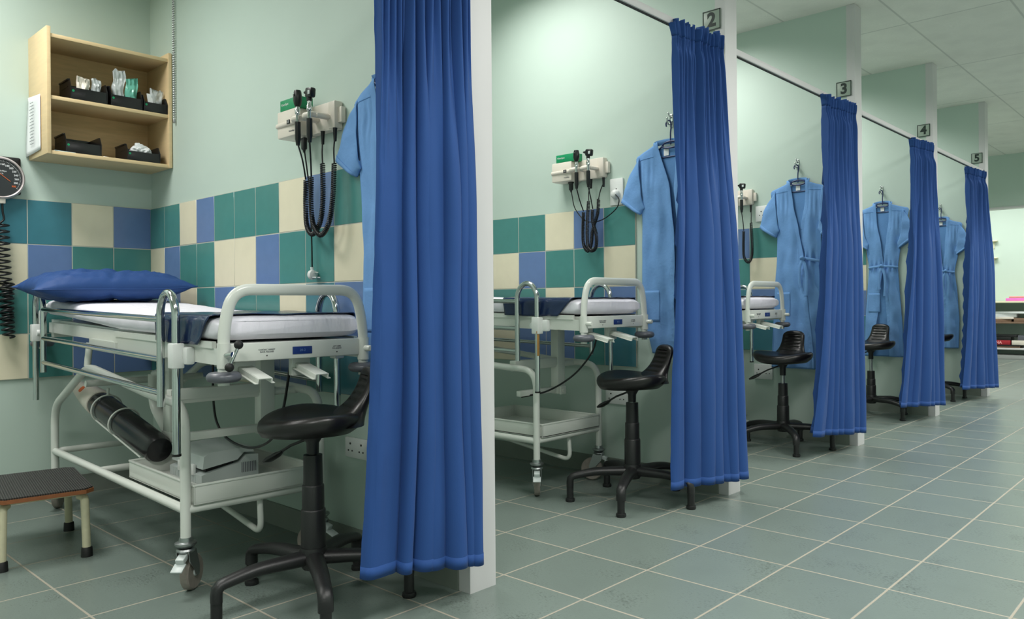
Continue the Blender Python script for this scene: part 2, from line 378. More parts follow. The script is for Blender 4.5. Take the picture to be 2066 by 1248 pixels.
# ------------------------------------------------------------------ curtains
def curtain(k, label, top, bot, zt, zb, nf, seed, p=1.0, A=.034, zlift=.0):
    """top/bot: ((xL, yL), (xR, yR)) relative to the partition k"""
    rnd = random.Random(seed); y0 = k*W; nu, nv = 340, 80; G = []
    def cum(first):
        ws = [first]+[math.exp(rnd.uniform(-.75, .6)) for _ in range(nf-1)]; sm = sum(ws[1:]); out = [0, first]
        for w_ in ws[1:]: out.append(out[-1]+w_/sm*(1-first))
        out[-1] = 1.0001; return out
    ca_, cb_ = cum(p), cum(p*1.25)
    for i in range(1, nf): cb_[i] = .55*cb_[i]+.45*ca_[i]
    amps = [rnd.uniform(.65, 1.25) for _ in range(nf+1)]; skw = [rnd.uniform(-.3, 1) for _ in range(nf+1)]
    fine = [rnd.uniform(0, 6) for _ in range(nf+1)]
    for i in range(nv+1):
        v = i/nv; v = v**1.35 if v < .999 else 1; row = []
        hd = max(0, 1-v/.034); gather = math.exp(-((v-.040)/.022)**2)
        m_ = min(1, max(0, (v-.07)/.40)); m_ = m_*m_*(3-2*m_)
        bd = [ca_[q]*(1-v)+cb_[q]*v for q in range(nf+1)]
        for j in range(nu+1):
            s = j/nu; s = min(1, max(0, s+.012*nz(s*7+seed, v*1.5, 3)*math.sin(PI*s))); kf = 0; e = (1-s)*(.45*v+.55*v**3)+s*v
            while kf < nf-1 and s > bd[kf+1]: kf += 1
            wd = bd[kf+1]-bd[kf]; u = (s-bd[kf])/wd
            xb = (bot[0][0]+(bot[1][0]-bot[0][0])*s); yb = (bot[0][1]+(bot[1][1]-bot[0][1])*s)
            xt = (top[0][0]+(top[1][0]-top[0][0])*s); yt = (top[0][1]+(top[1][1]-top[0][1])*s)
            lobe = abs(math.sin(PI*u))**.62
            if kf == 0: lobe = .5+.5*(1 if u < .55 else abs(math.cos(PI*(u-.55)/.9))**.5*2-1)*(.8+.2*math.sin(u*5))
            am = A*amps[kf]*min(1.25, .55+wd*4)
            fold = (lobe*2-1)*am*(.30+.70*m_)*(1+.30*v)
            fold += math.cos(2*PI*s*nf*2.1+fine[kf])*am*.42*(1-m_)
            fold *= (1-.55*gather)*(1-.35*hd)
            ruff = (math.cos(2*PI*(s+.02*nz(s*5, seed))*nf*4.3+seed)*.010+nz(s*14, seed, 4)*.018)*(hd*1.2+.75*gather)
            over = (-math.sin(2*PI*u)*wd*.15+lobe*skw[kf]*.040)*m_
            if kf == 0: over *= .3
            lean = nz(s*3+seed, v*2.2, seed)*.018*v+nz(s*8+seed, v*3.2, 3)*.011+nz(s*20, v*9, seed)*.0022
            pk = (nz(v*30, seed, s*8)*.0035 if s < .09 else 0)
            px = xt*(1-e)+xb*e+fold+ruff+lean+pk
            py = y0+yt*(1-e)+yb*e+over+min(0, s-.5)*.05*hd+.012*nz(s*11, seed, 8)*hd+nz(s*2, v*3+seed, 9)*.012*v
            z = zt+(.012*math.sin(2*PI*s*nf*1.3+seed)*hd)-(zt-zb)*v+zlift*(1-s)*v-.012*lobe*v**8
            if py > y0-.012 and px < .022: px = .022+(px-.022)*.1
            row.append((px, py, z))
        G.append(row)
    t = thing('bay_curtain', label, 'curtain', (0, 0, 0), 0, 'blue bay curtains')
    # everything in world coordinates, so the empty stands at the curtain's foot
    t.location = ((bot[0][0]+bot[1][0])/2, y0+(bot[0][1]+bot[1][1])/2, zb)
    off = Vector(t.location)
    hdr = 6
    MB().grid([[Vector(p_)-off for p_ in r_] for r_ in G[hdr:]]).build('cloth', 'curtain', t, sharp=70, solid=.002)
    MB().grid([[Vector(p_)-off for p_ in r_] for r_ in G[:hdr+1]]).build('gathered_heading', 'curtain', t, sharp=70, solid=.0035)
    # bottom hem: a slightly raised turned-up band
    hr = [r_ for r_ in G if r_[0][2] < G[-1][0][2]+.062]
    if len(hr) > 1:
        MB().grid([[Vector(p_)-off for p_ in r_] for r_ in hr]).build('hem', 'curtain', t, sharp=70, solid=.0034)
    return t
curtain(0, 'tall blue curtain nearest the camera, its top out of frame', ((-.015, -.362), (.045, -.035)), ((-.070, -.425), (.058, -.022)), 2.330, .142, 7, 11, .30, .044, .028)
curtain(1, 'gathered blue curtain hanging beneath the sign reading two', ((-.012, -.465), (.045, -.118)), ((-.075, -.50), (.070, -.004)), 2.332, .112, 7, 23, .20, .044, .01)
curtain(2, 'gathered blue curtain hanging beneath the sign reading three', ((-.012, -.53), (.050, -.150)), ((-.09, -.70), (.05, -.045)), 2.314, .118, 8, 37, .22, .050, .045)
curtain(3, 'gathered blue curtain hanging beneath the sign reading four', ((-.010, -.55), (.045, -.18)), ((-.09, -.77), (.048, -.03)), 2.308, .118, 8, 41, .17, .050, .045)
curtain(4, 'farthest blue curtain, beneath the sign reading five', ((-.010, -.70), (.045, -.225)), ((-.09, -.86), (.045, -.01)), 2.285, .112, 7, 59, .24, .050, .045)

# ------------------------------------------------------------------ stools
def stool(k, label, c, legs0, az, seatz, ct):
    """c: centre relative to partition k; legs0: angle of the first leg (degrees, world); az: world azimuth of the backrest"""
    a0 = math.radians(az)-PI/2
    t = thing('swivel_stool', label, 'stool', (c[0], k*W+c[1], 0), a0, 'black swivel stools')
    for i in range(5):
        a = math.radians(legs0+72*i)-a0; ca, sa = math.cos(a), math.sin(a)
        pts = fillet([(.02*ca, .02*sa, .150), (.20*ca, .20*sa, .150), (.318*ca, .318*sa, .125), (.318*ca, .318*sa, .078)], .05)
        pts = resample(pts, .016)+[Vector((.318*ca, .318*sa, .076))]
        n = len(pts); rr = [.030-.009*min(1, i_/(n*.75)) for i_ in range(n)]
        leg = MB().tube(pts, rr, 12, flat=(.86, 1.12, (0, 0, 1))).build('leg', 'black', t, 50)
        MB().lathe([(.0, .082), (.0175, .082), (.0175, .018), (.023, .016), (.0245, .006), (.0225, 0), (0, 0)], (.318*ca, .318*sa, 0), seg=18).build('glide', 'black', leg)
    MB().lathe([(0, .112), (.036, .112), (.046, .13), (.048, .165), (.043, .185), (0, .185)], seg=28).build('hub', 'black', t)
    top = seatz-.115
    s1, s2_ = .18+(ct-.18)*.42, .18+(ct-.18)*.68
    MB().lathe([(0, .18), (.041, .18), (.0405, s1-.005), (.038, s1), (.0365, s1+.001), (.036, s2_-.004), (.034, s2_), (.0325, s2_+.001), (.031, ct), (.0, ct)], seg=26).build('column_cover', 'black', t)
    MB().lathe([(0, ct-.01), (.0135, ct-.01), (.0135, top+.02), (0, top+.02)], seg=18).build('gas_piston', 'steel' if k > 0 else 'black', t)
    MB().lathe([(0, max(top-.03, ct+.004)), (.020, max(top-.03, ct+.004)), (.021, top+.022), (.035, top+.045), (.075, top+.056), (0, top+.058)], seg=26).build('seat_mount', 'black', t)
    lv = MB(); la = math.radians(205 if k else 215)
    d = Vector((math.cos(la), math.sin(la), 0))
    lv.tube([d*.02+Vector((0, 0, top+.035)), d*.10+Vector((0, 0, top+.005)), d*.15+Vector((0, 0, top-.022))], .005, 8)
    lv.tube([d*.14+Vector((0, 0, top-.018)), d*.165+Vector((0, 0, top-.032)), d*.20+Vector((0, 0, top-.05)), d*.225+Vector((0, 0, top-.06))], [.006, .017, .019, .008], 10, flat=(.6, 1.3, (0, 0, 1)))
    lv.build('height_lever', 'black', t)
    # seat: rounded tractor-style cushion, wider across than deep
    rr = []; zs = seatz
    nr = 16; seg = 48
    prof = [(.0, -.062), (.55, -.062), (.80, -.058), (.93, -.045), (.99, -.028), (1.0, -.016), (.985, -.004), (.93, .004), (.80, .006), (.6, .0), (.35, -.006), (.12, -.008), (0, -.008)]
    for q, h in prof:
        ring = []
        for j in range(seg):
            a = 2*PI*j/seg; x = math.cos(a); y = math.sin(a)
            sx = .198; sy = .176 if y < 0 else .160
            X_ = sx*q*x*(1+.04*math.cos(2*a)); Y_ = sy*q*y
            dz = -.018*max(0, -y)*q*q*(1-abs(x)*.4) + .016*abs(x)**2*q*q
            ring.append((X_, Y_, zs+h+(dz if h > -.05 else dz*.5)))
        rr.append(ring)
    MB().rings(rr).build('seat', 'seatb', t, 60)
    # backrest: grows out of the rear of the seat, ribbed on its front
    rr = []; nv = 44; hb = .155
    for i in range(nv+1):
        v = i/nv; z = zs-.03+v*(hb+.03)
        wd = .083+.085*math.exp(-v/.16)-.006*v
        if v > .80: wd *= math.sqrt(max(.02, 1-((v-.80)/.205)**2))**.8
        yf = .015+.165*(1-math.exp(-v/.36))/(1-math.exp(-1/.36)); yr = .158+.066*v-.03*max(0, v-.75)
        cy = (yf+yr)/2; th = (yr-yf)/2
        if v > .90: th *= math.sqrt(max(.05, 1-((v-.90)/.103)**2))
        ring = []
        for j in range(40):
            a = 2*PI*j/40; ca, sa = math.cos(a), math.sin(a)
            x = wd*abs(ca)**.7*(1 if ca > 0 else -1); y = th*abs(sa)**.8*(1 if sa > 0 else -1)
            if sa < 0 and .26 < v < .86 and abs(x) < wd*.72: y += .0045*(1+math.cos(2*PI*(v-.26)/.12))*min(1, (wd*.72-abs(x))*60)
            ring.append((x, cy+y-.12*x*x, z))
        rr.append(ring)
    MB().rings(rr).build('backrest', 'seatb', t, 60)
    return t
stool(0, 'black swivel stool nearest the camera, beside the first bed', (-.357, -.386), 47, 70, .628, .495)
stool(1, 'black swivel stool half behind the curtain under the sign reading two', (-.319, -.397), 8, 64, .628, .495)
stool(2, 'black swivel stool with ribbed back beside the curtain of bay three', (-.363, -.378), 22, 92, .640, .440)
stool(3, 'black swivel stool beside the curtain of bay four', (-.425, -.32), -21, 84, .640, .392)
stool(4, 'farthest black swivel stool, beside the curtain of bay five', (-.40, -.46), 34, 100, .640, .392)

# ------------------------------------------------------------------ trolley beds
def bed(k, label, x, y, rz, lift, bed1=False):
    t = thing('patient_trolley', label, 'bed', (x, k*W+y, 0), rz, 'patient trolleys')
    tilt = .0225
    def zz(x_, z): return z+lift-tilt*min(0, x_+.3)
    LX0, LX1, LY = -.32, -1.965, .257
    # base frame: two bent side tubes, cross bars
    fr = MB(); r = .0175
    for s in (-1, 1):
        pts = fillet([(LX0, s*LY, .17), (LX0, s*LY, .655), (-.62, s*LY, .665), (-1.42, s*LY, .735), (LX1, s*LY, .51), (LX1, s*LY, .17)], .10, 8)
        fr.tube(pts, r, 14)
        fr.tube([(LX0, s*LY, .290), (LX1, s*LY, .290)], .0165, 12)
    for x_, z in ((LX0, .290), (LX1, .290), (-1.28, .290), (-1.46, .655), (-.50, .655)):
        fr.tube([(x_, -LY, z), (x_, LY, z)], .0155, 12)
    fr.tube([(-1.43, -LY, .735), (-1.43, -LY+.01, .84)], .014, 10)
    fr.tube([(-1.43, LY, .735), (-1.43, LY-.01, .84)], .014, 10)
    fr.build('base_frame', 'wmetal', t, 50)
    lp = MB(); lp.tube(fillet([(LX0-.02, .02, .28), (LX0-.01, .02, .148), (-1.0, .02, .235), (-1.05, .02, .28)], .05), .0115, 12); lp.build('foot_pedal_bar', 'wmetal', t, 50)
    tr = MB(); a, b, c, d = LX0+.022, -.96, -.236, .236; z0, z1 = .302, .375
    tr.b2(b, a, c, d, z0+.004, z0+.010)
    for q in ((a-.006, a, c, d), (b, b+.006, c, d), (b, a, c, c+.006), (b, a, d-.006, d)): tr.b2(*q, z0+.004, z1, .002)
    for q in ((a-.008, a+.003, c, d), (b-.003, b+.008, c, d), (b, a, c-.003, c+.008), (b, a, d-.008, d+.003)): tr.b2(*q, z1-.006, z1+.002, .002)
    tr.build('tray', 'wmetal', t)
    # lift mechanism under the deck
    lf = MB()
    for yy in (.12,):
        lf.b2(-.53, -.475, yy-.03, yy+.03, .49, .795+lift, .004)
    lf.b2(-.525, -.48, -.245, .15, .655, .695, .004); lf.b2(-.52, -.49, -.20, .15, .50, .53, .003)
    lf.build('lift_frame', 'wmetal', t)
    lf = MB(); lf.b2(-1.02, -.945, -.085, -.025, .44, .80, .006)
    lf.tube(fillet([(-1.20, -.055, .70), (-1.20, -.055, .56), (-1.02, -.055, .45)], .16, 10), .022, 10, flat=(1.2, .7, (0, 1, 0)))
    lf.tube([(-1.20, -.055, .70), (-1.0, -.055, .74)], .016, 10)
    lf.box((-.98, -.055, .45), (.10, .065, .045), .006)
    lf.build('lift_arm', 'wmetal', t)
    for yy in (.12,):
        lf = MB(); lf.box((-.468, yy, .51), (.014, .045, .045), .003); lf.lathe([(0, 0), (.012, 0), (.012, .010), (0, .010)], (-.462, yy, .51), 'X', 12)
        lf.build('pivot_bracket', 'wmetal', t)
    # casters
    for i, (x_, y_, ang) in enumerate(((LX0, -LY, 133), (LX0, LY, 205), (LX1, -LY, 150), (LX1, LY, 180))):
        q = MB(); q.lathe([(0, .158), (.018, .158), (.030, .166), (.036, .172), (.036, .178), (.024, .182), (.022, .196), (0, .196)], (x_, y_, 0), seg=24)
        q.lathe([(.0, .146), (.028, .146), (.032, .152), (.028, .158), (0, .158)], (x_, y_, 0), seg=24)
        A = Matrix.Translation((x_, y_, 0)) @ Matrix.Rotation(math.radians(ang), 4, 'Z')
        for s in (-1, 1):
            pl = [(-.024, .150), (.028, .150), (.052, .085), (.050, .052), (.036, .050), (.010, .085), (-.018, .115)]
            q.prism(pl, lambda u, v, h, s=s: A @ Vector((u, s*.0205+h, v)), .003*s)
        q.box(A @ Vector((.002, 0, .149)), (.05, .044, .004), 0, A.to_3x3().to_4x4())
        cs = q.build('caster_fork', 'steel', t)
        R3 = A.to_3x3().to_4x4() @ Matrix.Rotation(-PI/2, 4, 'X')
        wc = A @ Vector((.040, 0, .063))
        MB().lathe([(.045, -.014), (.056, -.0155), (.0615, -.011), (.063, 0), (.0615, .011), (.056, .0155), (.045, .014)], wc, rot=R3, seg=36).build('wheel', 'wheel', cs)
        MB().lathe([(0, -.018), (.014, -.018), (.016, -.012), (.046, -.012), (.047, 0), (.046, .012), (.016, .012), (.014, .018), (0, .018)], wc, rot=R3, seg=30).build('wheel_hub', 'greyp', cs)
        g = MB(); g.box(A @ Vector((-.030, 0, .128)), (.035, .030, .020), .003, A.to_3x3().to_4x4() @ Matrix.Rotation(-.4, 4, 'Y'))
        g.box(A @ Vector((-.054, 0, .104)), (.040, .040, .006), .002, A.to_3x3().to_4x4() @ Matrix.Rotation(-.5, 4, 'Y'))
        g.build('brake_pedal', 'greyp', cs)
    # deck
    dk = MB()
    def beam(x0, x1, y_, za, zb, th=.022):
        z0a, z0b = zz(x0, za), zz(x1, za); h = zb-za
        dk.rings([[(x0, y_-th/2, z0a), (x0, y_+th/2, z0a), (x0, y_+th/2, z0a+h), (x0, y_-th/2, z0a+h)], [(x1, y_-th/2, z0b), (x1, y_+th/2, z0b), (x1, y_+th/2, z0b+h), (x1, y_-th/2, z0b+h)]])
    for s in (-1, 1):
        beam(0, -1.05, s*.252, .808, .862); beam(-1.00, -2.06, s*.245, .835, .885); beam(-.06, -1.02, s*.262, .862, .884, .014)
        beam(-1.0, -1.35, s*.262, .80, .838, .018)
    for x_ in (-.3, -.56, -1.0, -1.43, -2.05):
        z = zz(x_, .83); dk.b2(x_-.02, x_+.02, -.245, .245, z-.02, z+.02, .003)
    zl0, zl1 = zz(-.02, .862), zz(-2.08, .885)
    dk.rings([[(-.02, -.24, zl0), (-.02, .24, zl0), (-.02, .24, zl0+.014), (-.02, -.24, zl0+.014)], [(-2.08, -.24, zl1), (-2.08, .24, zl1), (-2.08, .24, zl1+.014), (-2.08, -.24, zl1+.014)]])
    dk.build('deck_frame', 'wmetal', t)
    # foot panel with its print and badge
    fp = MB().b2(-.012, .006, -.262, .262, .818+lift, .878+lift, .005); pn = fp.build('foot_panel', 'wmetal', t)
    MB().box((.0072, .012, .846+lift), (.003, .072, .026), .0012).build('badge', 'badge', pn)
    text_obj('badge_print', '20-2', .012, face_mtx((.0092, .012, .846+lift), (0, 1, 0), (0, 0, 1)), 'bluet', pn, .0003)
    for yy, tx in ((-.115, 'CARDIAC ARREST\nBACK RELEASE'), (.145, 'LIFT HERE\nTO ADJUST')):
        text_obj('panel_print', tx, .0072, face_mtx((.0068, yy, .850+lift), (0, 1, 0), (0, 0, 1)), 'bumper', pn, .0003)
        text_obj('panel_arrow', 'v', .008, face_mtx((.0068, yy, .834+lift), (0, 1, 0), (0, 0, 1)), 'rubber', pn, .0003, .0006)
    # foot hoop continuing down through the corner sleeves to the bumpers
    for xx, nm in ((.0, 'foot_hoop'), (-2.19, 'head_hoop')):
        hz = zz(xx, 0)-0
        hp = MB(); zt = (1.053 if xx == 0 else .965)
        pts = [(xx, -.256, .745+hz)]+[Vector((xx, p_[1], p_[2]+hz)) for p_ in [Vector(v) for v in fillet([(0, -.256, .80), (0, -.256, .93), (0, -.225, zt), (0, .225, zt), (0, .256, .93), (0, .256, .80)], .10, 9)]]+[(xx, .256, .745+hz)]
        hp.tube(pts, .0150, 14, flat=(.85, 1.3, (1, 0, 0)))
        for s in (-1, 1): hp.tube([(xx, s*.256, .80+hz), (xx, s*.256, .88+hz)], .021, 14)
        for s in (-1, 1):
            if not (bed1 and s < 0): hp.lathe([(0, 0), (.011, 0), (.011, .028), (.0085, .032), (0, .032)], (xx+(.018 if xx == 0 else -.05), s*.256, .842+hz), 'X', 14)
        hp.build(nm, 'wmetal', t, 50)
        for s in (-1, 1):
            MB().lathe([(0, -.017), (.034, -.017), (.042, -.0155), (.048, -.012), (.0525, -.006), (.054, 0), (.0525, .006), (.048, .012), (.042, .0155), (.034, .017), (0, .017)], (xx, s*.256, .772+hz), seg=30).build('corner_bumper', 'bumper', t)
    if not bed1: pass
    else:
        th = MB(); th.tube([(.018, -.256, .842), (.055, -.25, .846)], .009, 12); th.tube([(.055, -.262, .810), (.055, -.232, .872)], .0055, 10)
        hh = th.build('clamp_handle', 'chrome', t)
        for p_ in ((.055, -.262, .806), (.055, -.232, .876)):
            kb = MB(); kb.lathe([(.0001, -.0145)]+[(.0145*math.cos(a), .0145*math.sin(a)) for a in [i*PI/8-PI/2 for i in range(1, 8)]]+[(.0001, .0145)], p_, seg=14)
            kb.build('knob', 'rubber', hh)
    for yy in (-.165, .035):
        q = MB(); mt = Matrix.Translation((.028, yy, .782+lift)) @ Matrix.Rotation(.22, 4, 'Y')
        q.box(mt @ Vector((0, 0, 0)), (.145, .044, .004), .0015, mt.to_3x3().to_4x4())
        for s in (-1, 1):
            q.box(mt @ Vector((0, s*.023, -.008)), (.145, .004, .018), .0015, mt.to_3x3().to_4x4())
            q.box(mt @ Vector((0, s*.028, -.016)), (.145, .012, .003), .001, mt.to_3x3().to_4x4())
        q.b2(-.07, -.045, yy-.035, yy+.035, .755+lift, .822+lift, .003)
        q.build('support_bracket', 'wmetal', t)
    # side rails
    for s in (-1, 1):
        y_ = s*.305; q = MB(); rr_ = .0135
        def up(x0, x1, zb0, zb1):
            zt = zz((x0+x1)/2, 1.046); cx = (x0+x1)/2; ra = abs(x1-x0)/2; d = 1 if x1 > x0 else -1
            arc = [(cx-d*ra*math.cos(a), y_, zt-ra*1.15+ra*1.15*math.sin(a)) for a in [i*PI/12 for i in range(13)]]
            q.tube([(x0, y_, zz(x0, zb0))]+arc+[(x1, y_, zz(x1, zb1))], rr_, 14)
        ob = .495; ib = .645
        up(-.265, -.405, ob, ib); up(-2.10, -1.955, ob, ib)
        for z in (.952, .812, .694): q.tube([(-.405, y_, zz(-.405, z)), (-1.955, y_, zz(-1.955, z))], .0115, 12)
        rl = q.build('side_rail', 'chrome', t, 50)
        for x_ in (-.265, -2.10):
            q = MB(); z = zz(x_, .832); q.box((x_, y_, z), (.045, .040, .085), .004)
            q.box((x_+(.015 if x_ > -1 else -.015), s*.276, z), (.075, .030, .06), .008)
            q.lathe([(0, 0), (.014, 0), (.016, .006), (.013, .022), (0, .024)], (x_-.03*(1 if x_ > -1 else -1)-.01, y_, z), rot=Matrix.Rotation(PI/2*s, 4, 'X'), seg=14)
            q.lathe([(0, 0), (.011, 0), (.011, .03), (0, .03)], (x_+.008, y_-s*.0, z-.01), rot=Matrix.Rotation(PI/2*s, 4, 'X'), seg=12)
            q.build('rail_clamp', 'whitep', rl)
        MB().lathe([(0, 0), (.0145, 0), (.0145, .008), (0, .008)], (-.265, y_, zz(-.265, ob)-.004), seg=14).build('end_plug', 'rubber', rl)
    # mattress
    nx, ny = 70, 72; x0, x1 = -.030, -2.07; rr = []
    for i in range(nx+1):
        u = i/nx; xe = x0+(x1-x0)*(0.5-0.5*math.cos(PI*u)) if False else x0+(x1-x0)*u
        d0 = min(u, 1-u)*abs(x1-x0); rnd_ = 1 if d0 > .035 else math.sqrt(max(0.0, 1-(1-d0/.035)**2))
        zc = zz(xe, .9195)+.006; hx = .0405*(.55+.45*rnd_)
        if xe < -1.0: zc += .034*min(1, (-xe-1.0)/.9)
        ring = []
        for j in range(ny):
            a = 2*PI*j/ny; ca, sa = math.cos(a), math.sin(a)
            yy = (.268 if True else 0)*(.97+.03*rnd_)*abs(ca)**.22*(1 if ca > 0 else -1)
            z_ = zc+hx*abs(sa)**.5*(1 if sa > 0 else -1)
            wr = nz(xe*9, yy*7, z_*9)*.0035+nz(xe*30+yy*10, z_*30, 5)*.0012
            ring.append((xe+(.004*nz(yy*18, z_*25, 2) if i in (0, 1) else 0), yy*(1+wr*1.2), z_+wr*.7))
        rr.append(ring)
    MB().rings(rr).build('mattress', 'sheet', t, 60)
    return t, zz
b1, zz1 = bed(0, 'nearest white patient trolley with blue pillow and chrome side rails', -.43, -.395, -.04, 0, True)
b2, zz2 = bed(1, 'white patient trolley in the bay under the sign reading two', -.41, -.41, 0, .056)
b3, zz3 = bed(2, 'partly hidden white patient trolley in the bay under the sign reading three', -.43, -.49, 0, .066)

def vinyl(k, x, y, rz, zz, label, side):
    """navy draw sheet lying over the foot of the mattress and folded down its sides"""
    t = thing('draw_sheet', label, 'mattress cover', (x, k*W+y, 0), rz, 'navy draw sheets')
    G = []; nx, ny = 44, 60
    for i in range(nx+1):
        u = i/nx; row = []
        for j in range(ny+1):
            v = -1+2*j/ny; av = abs(v)
            xl = -.052-(.49)*u
            top = zz(xl, .9195)+.006+.0405+.005
            if av < .70:
                yy = (.262 if v < 0 else .250)*v/.70; z = top+nz(xl*12, v*5, k)*.004
            else:
                e = (av-.70)/.30; sgn = 1 if v > 0 else -1
                hang = (side if sgn < 0 else .05)
                # the hanging flap is cut in towards its lower end, so its front edge slants
                a = min(1, e/.22)*PI/2
                yy = sgn*((.262 if sgn < 0 else .250)+.017*math.sin(a)+.004*nz(xl*25, 3, k)*e); z = top-.014*(1-math.cos(a))-max(0, e-.15)*hang/.85
                xl = xl-(.10*e*(1-u))+(.02*e*u)
                yy += sgn*.005*math.sin(xl*60)*e
            row.append((xl, yy, z))
        G.append(row)
    MB().grid(G).build('vinyl_cloth', 'vinyl', t, 70, solid=.003)
    return t
vinyl(0, -.43, -.395, -.04, zz1, 'glossy navy vinyl sheet over the foot of the nearest bed', .085)
vinyl(1, -.41, -.41, 0, zz2, 'glossy navy vinyl sheet on the bed under the sign reading two', .078)
vinyl(2, -.43, -.49, 0, zz3, 'glossy navy vinyl sheet on the bed under the sign reading three', .078)

# pillow on the nearest bed
def pillow():
    o_ = []; n = 60
    mb = MB(); L, Wd, Hh = .347, .225, .084
    for s in (1, -1):
        G = []
        for i in range(n+1):
            row = []
            for j in range(n+1):
                a, b = -1+2*i/n, -1+2*j/n
                e = (max(0, 1-abs(a)**3.6)**.60)*(max(0, 1-abs(b)**2.6)**.58)
                pinx = 1-.06*(1-abs(a)**2)*abs(b)**3; piny = 1-.14*(1-abs(b)**2)*abs(a)**3
                X_ = Wd*b*(1-.13*(1-abs(a)**2)*abs(b)**4)*(1-.10*abs(a)**6); Y_ = L*a*(1-.07*(1-abs(b)**2)*abs(a)**4)*(1+.03*abs(b)**4)
                wr = (nz(a*4, b*5, s*3)*.012+nz(a*9+b*3, b*5, s*4+2)*.009+abs(nz(a*14-b*5, b*7, 7))*.006)*e
                crease = .012*math.exp(-((a-.12+.25*b)/.05)**2)*e
                X_ += 0; z = s*Hh*e*(1 if s > 0 else .78)+wr-crease*s
                z += .018*abs(a)**3*(1 if a > 0 else .2) - .010*abs(a)**2*(a < 0)
                row.append((X_, Y_, z))
            G.append(row)
        mb.grid(G)
    o = mb.build('pillow', 'pillow', None, 70)
    pm = []
    for i in range(81):
        a = -1+2*i/80
        pm.append(Vector((Wd*(1-.13*(1-abs(a)**2))*(1-.10*abs(a)**6), L*a*1.03, .018*abs(a)**3*(1 if a > 0 else .2)-.010*abs(a)**2*(a < 0))))
    MB().tube(pm, .0028, 6).build('seam_piping', 'pillow', o)
    o.location = (-2.19, -.405, 1.094); o.rotation_euler = (0, math.radians(3), -.04)
    return tag(o, 'plump royal blue pillow at the head of the nearest bed', 'pillow')
pillow()

# black hoist cable under the nearest and second bed
def cable(name, pts, r, label, parent=None, cat='cable', group=None, m='cord'):
    o = MB().tube(smooth_path(pts, 10), r, 8).build(name, m, parent, 60)
    if label: tag(o, label, cat, group)
    return o
def wpts(k, pts): return [(x, k*W+y, z) for x, y, z in pts]
def local(o, pts):
    mi = (Matrix.Translation(o.location) @ Matrix.Rotation(o.rotation_euler[2], 4, 'Z')).inverted()
    return [mi @ Vector(p) for p in pts]
cable('control_cable', local(b1, [(-1.172, -.35, .84), (-1.172, -.35, .70), (-1.172, -.35, .627), (-1.142, -.35, .527), (-1.044, -.35, .467), (-.862, -.35, .453), (-.699, -.35, .505), (-.619, -.35, .613), (-.575, -.35, .742), (-.55, -.35, .83)]), .005, None, b1)
cable('control_cable', local(b2, wpts(1, [(-.95, -.55, .49), (-.80, -.5, .53), (-.66, -.45, .62), (-.56, -.42, .74), (-.52, -.42, .84)])), .005, None, b2)

# oxygen cylinder cradled under the nearest bed
def cylinder():
    p0 = Vector((-2.29, -.485, .592)); p1 = Vector((-1.35, -.49, .405)); d = (p1-p0); L = d.length
    rot = d.to_track_quat('Z', 'Y').to_matrix().to_4x4()
    t = thing('oxygen_cylinder', 'black gas cylinder with white cap slung under the nearest bed', 'gas cylinder', p0)
    MB().lathe([(0, .23), (.048, .23), (.056, .25), (.058, .28), (.058, L-.03), (.050, L-.005), (.03, L), (0, L)], rot=rot, seg=36).build('body', 'cyl', t)
    MB().lathe([(0, -.03), (.030, -.03), (.038, -.015), (.050, .08), (.060, .20), (.061, .25), (.054, .255), (0, .255)], rot=rot, seg=32).build('valve_guard', 'ivory', t)
    ax = d.normalized(); pc = p0+ax*.11; tc_ = Vector((2.0123, -1.8131, 1.0))-pc; side = (tc_-ax*tc_.dot(ax)).normalized()
    rl = side.to_track_quat('Z', 'Y').to_matrix().to_4x4()
    MB().lathe([(0, 0), (.016, 0), (.016, .007), (0, .007)], ax*.11+side*.048, rot=rl, seg=20).build('orange_label', 'orange', t)
    g = MB()
    for s in (.34, .56):
        c = rot @ Vector((0, 0, s))
        g.tube([c+rot @ Vector((.066*math.cos(a), .066*math.sin(a), 0)) for a in [2*PI*i/28 for i in range(28)]], .004, 8, closed=True)
    for a in (-2.3, -.8):
        g.tube(fillet([rot @ Vector((.066*math.cos(a), .066*math.sin(a), .34)), rot @ Vector((.066*math.cos(a), .066*math.sin(a), .82)), rot @ Vector((.066*math.cos(a), .066*math.sin(a), .88))], .02), .004, 8)
    g.tube([rot @ Vector((.0, .066, .34)), rot @ Vector((0, .10, .34))], .006, 8)
    cr = g.build('cradle', 'wmetal', b1)
    cr.matrix_parent_inverse = (Matrix.Translation(b1.location) @ Matrix.Rotation(b1.rotation_euler[2], 4, 'Z')).inverted()
    cr.matrix_basis = Matrix.Translation(p0)
    return t
cylinder()

# clamshell device in the tray of the nearest bed
def device():
    t = thing('suction_unit', 'pale grey plastic suction unit lying in the tray of the nearest bed', 'medical device', (-1.145, -.362, .3125), -.04)
    f_ = lambda w_: (lambda u, v, h: (h-w_/2, u*.66, v))
    MB().prism([(-.17, 0), (.17, 0), (.17, .090), (.10, .094), (.06, .066), (-.15, .040), (-.17, .036)], f_(.32), .32).build('base', 'greyp', t)
    MB().prism([(-.16, .058), (.045, .078), (.085, .104), (.15, .100), (.13, .124), (-.12, .118), (-.152, .106)], f_(.31), .31).build('lid', 'greyp', t)
    MB().prism([(-.13, .040), (.04, .055), (.03, .074), (-.13, .060)], f_(.26), .26).build('dark_gap', 'bin', t)
    for xx in (-.05, .08): MB().box((xx, -.113, .050), (.03, .012, .042), .004).build('latch', 'whitep', t)
    for i in range(9): 
        MB().box((.1605, .045+i*.007, .045), (.002, .0025, .040)).build('vent_slot', 'bumper', t)
    q = MB()
    for i in range(14): q.box((-.12+i*.017, -.1125, .018), (.004, .003, .030))
    q.build('ribs', 'greyp', t)
device()

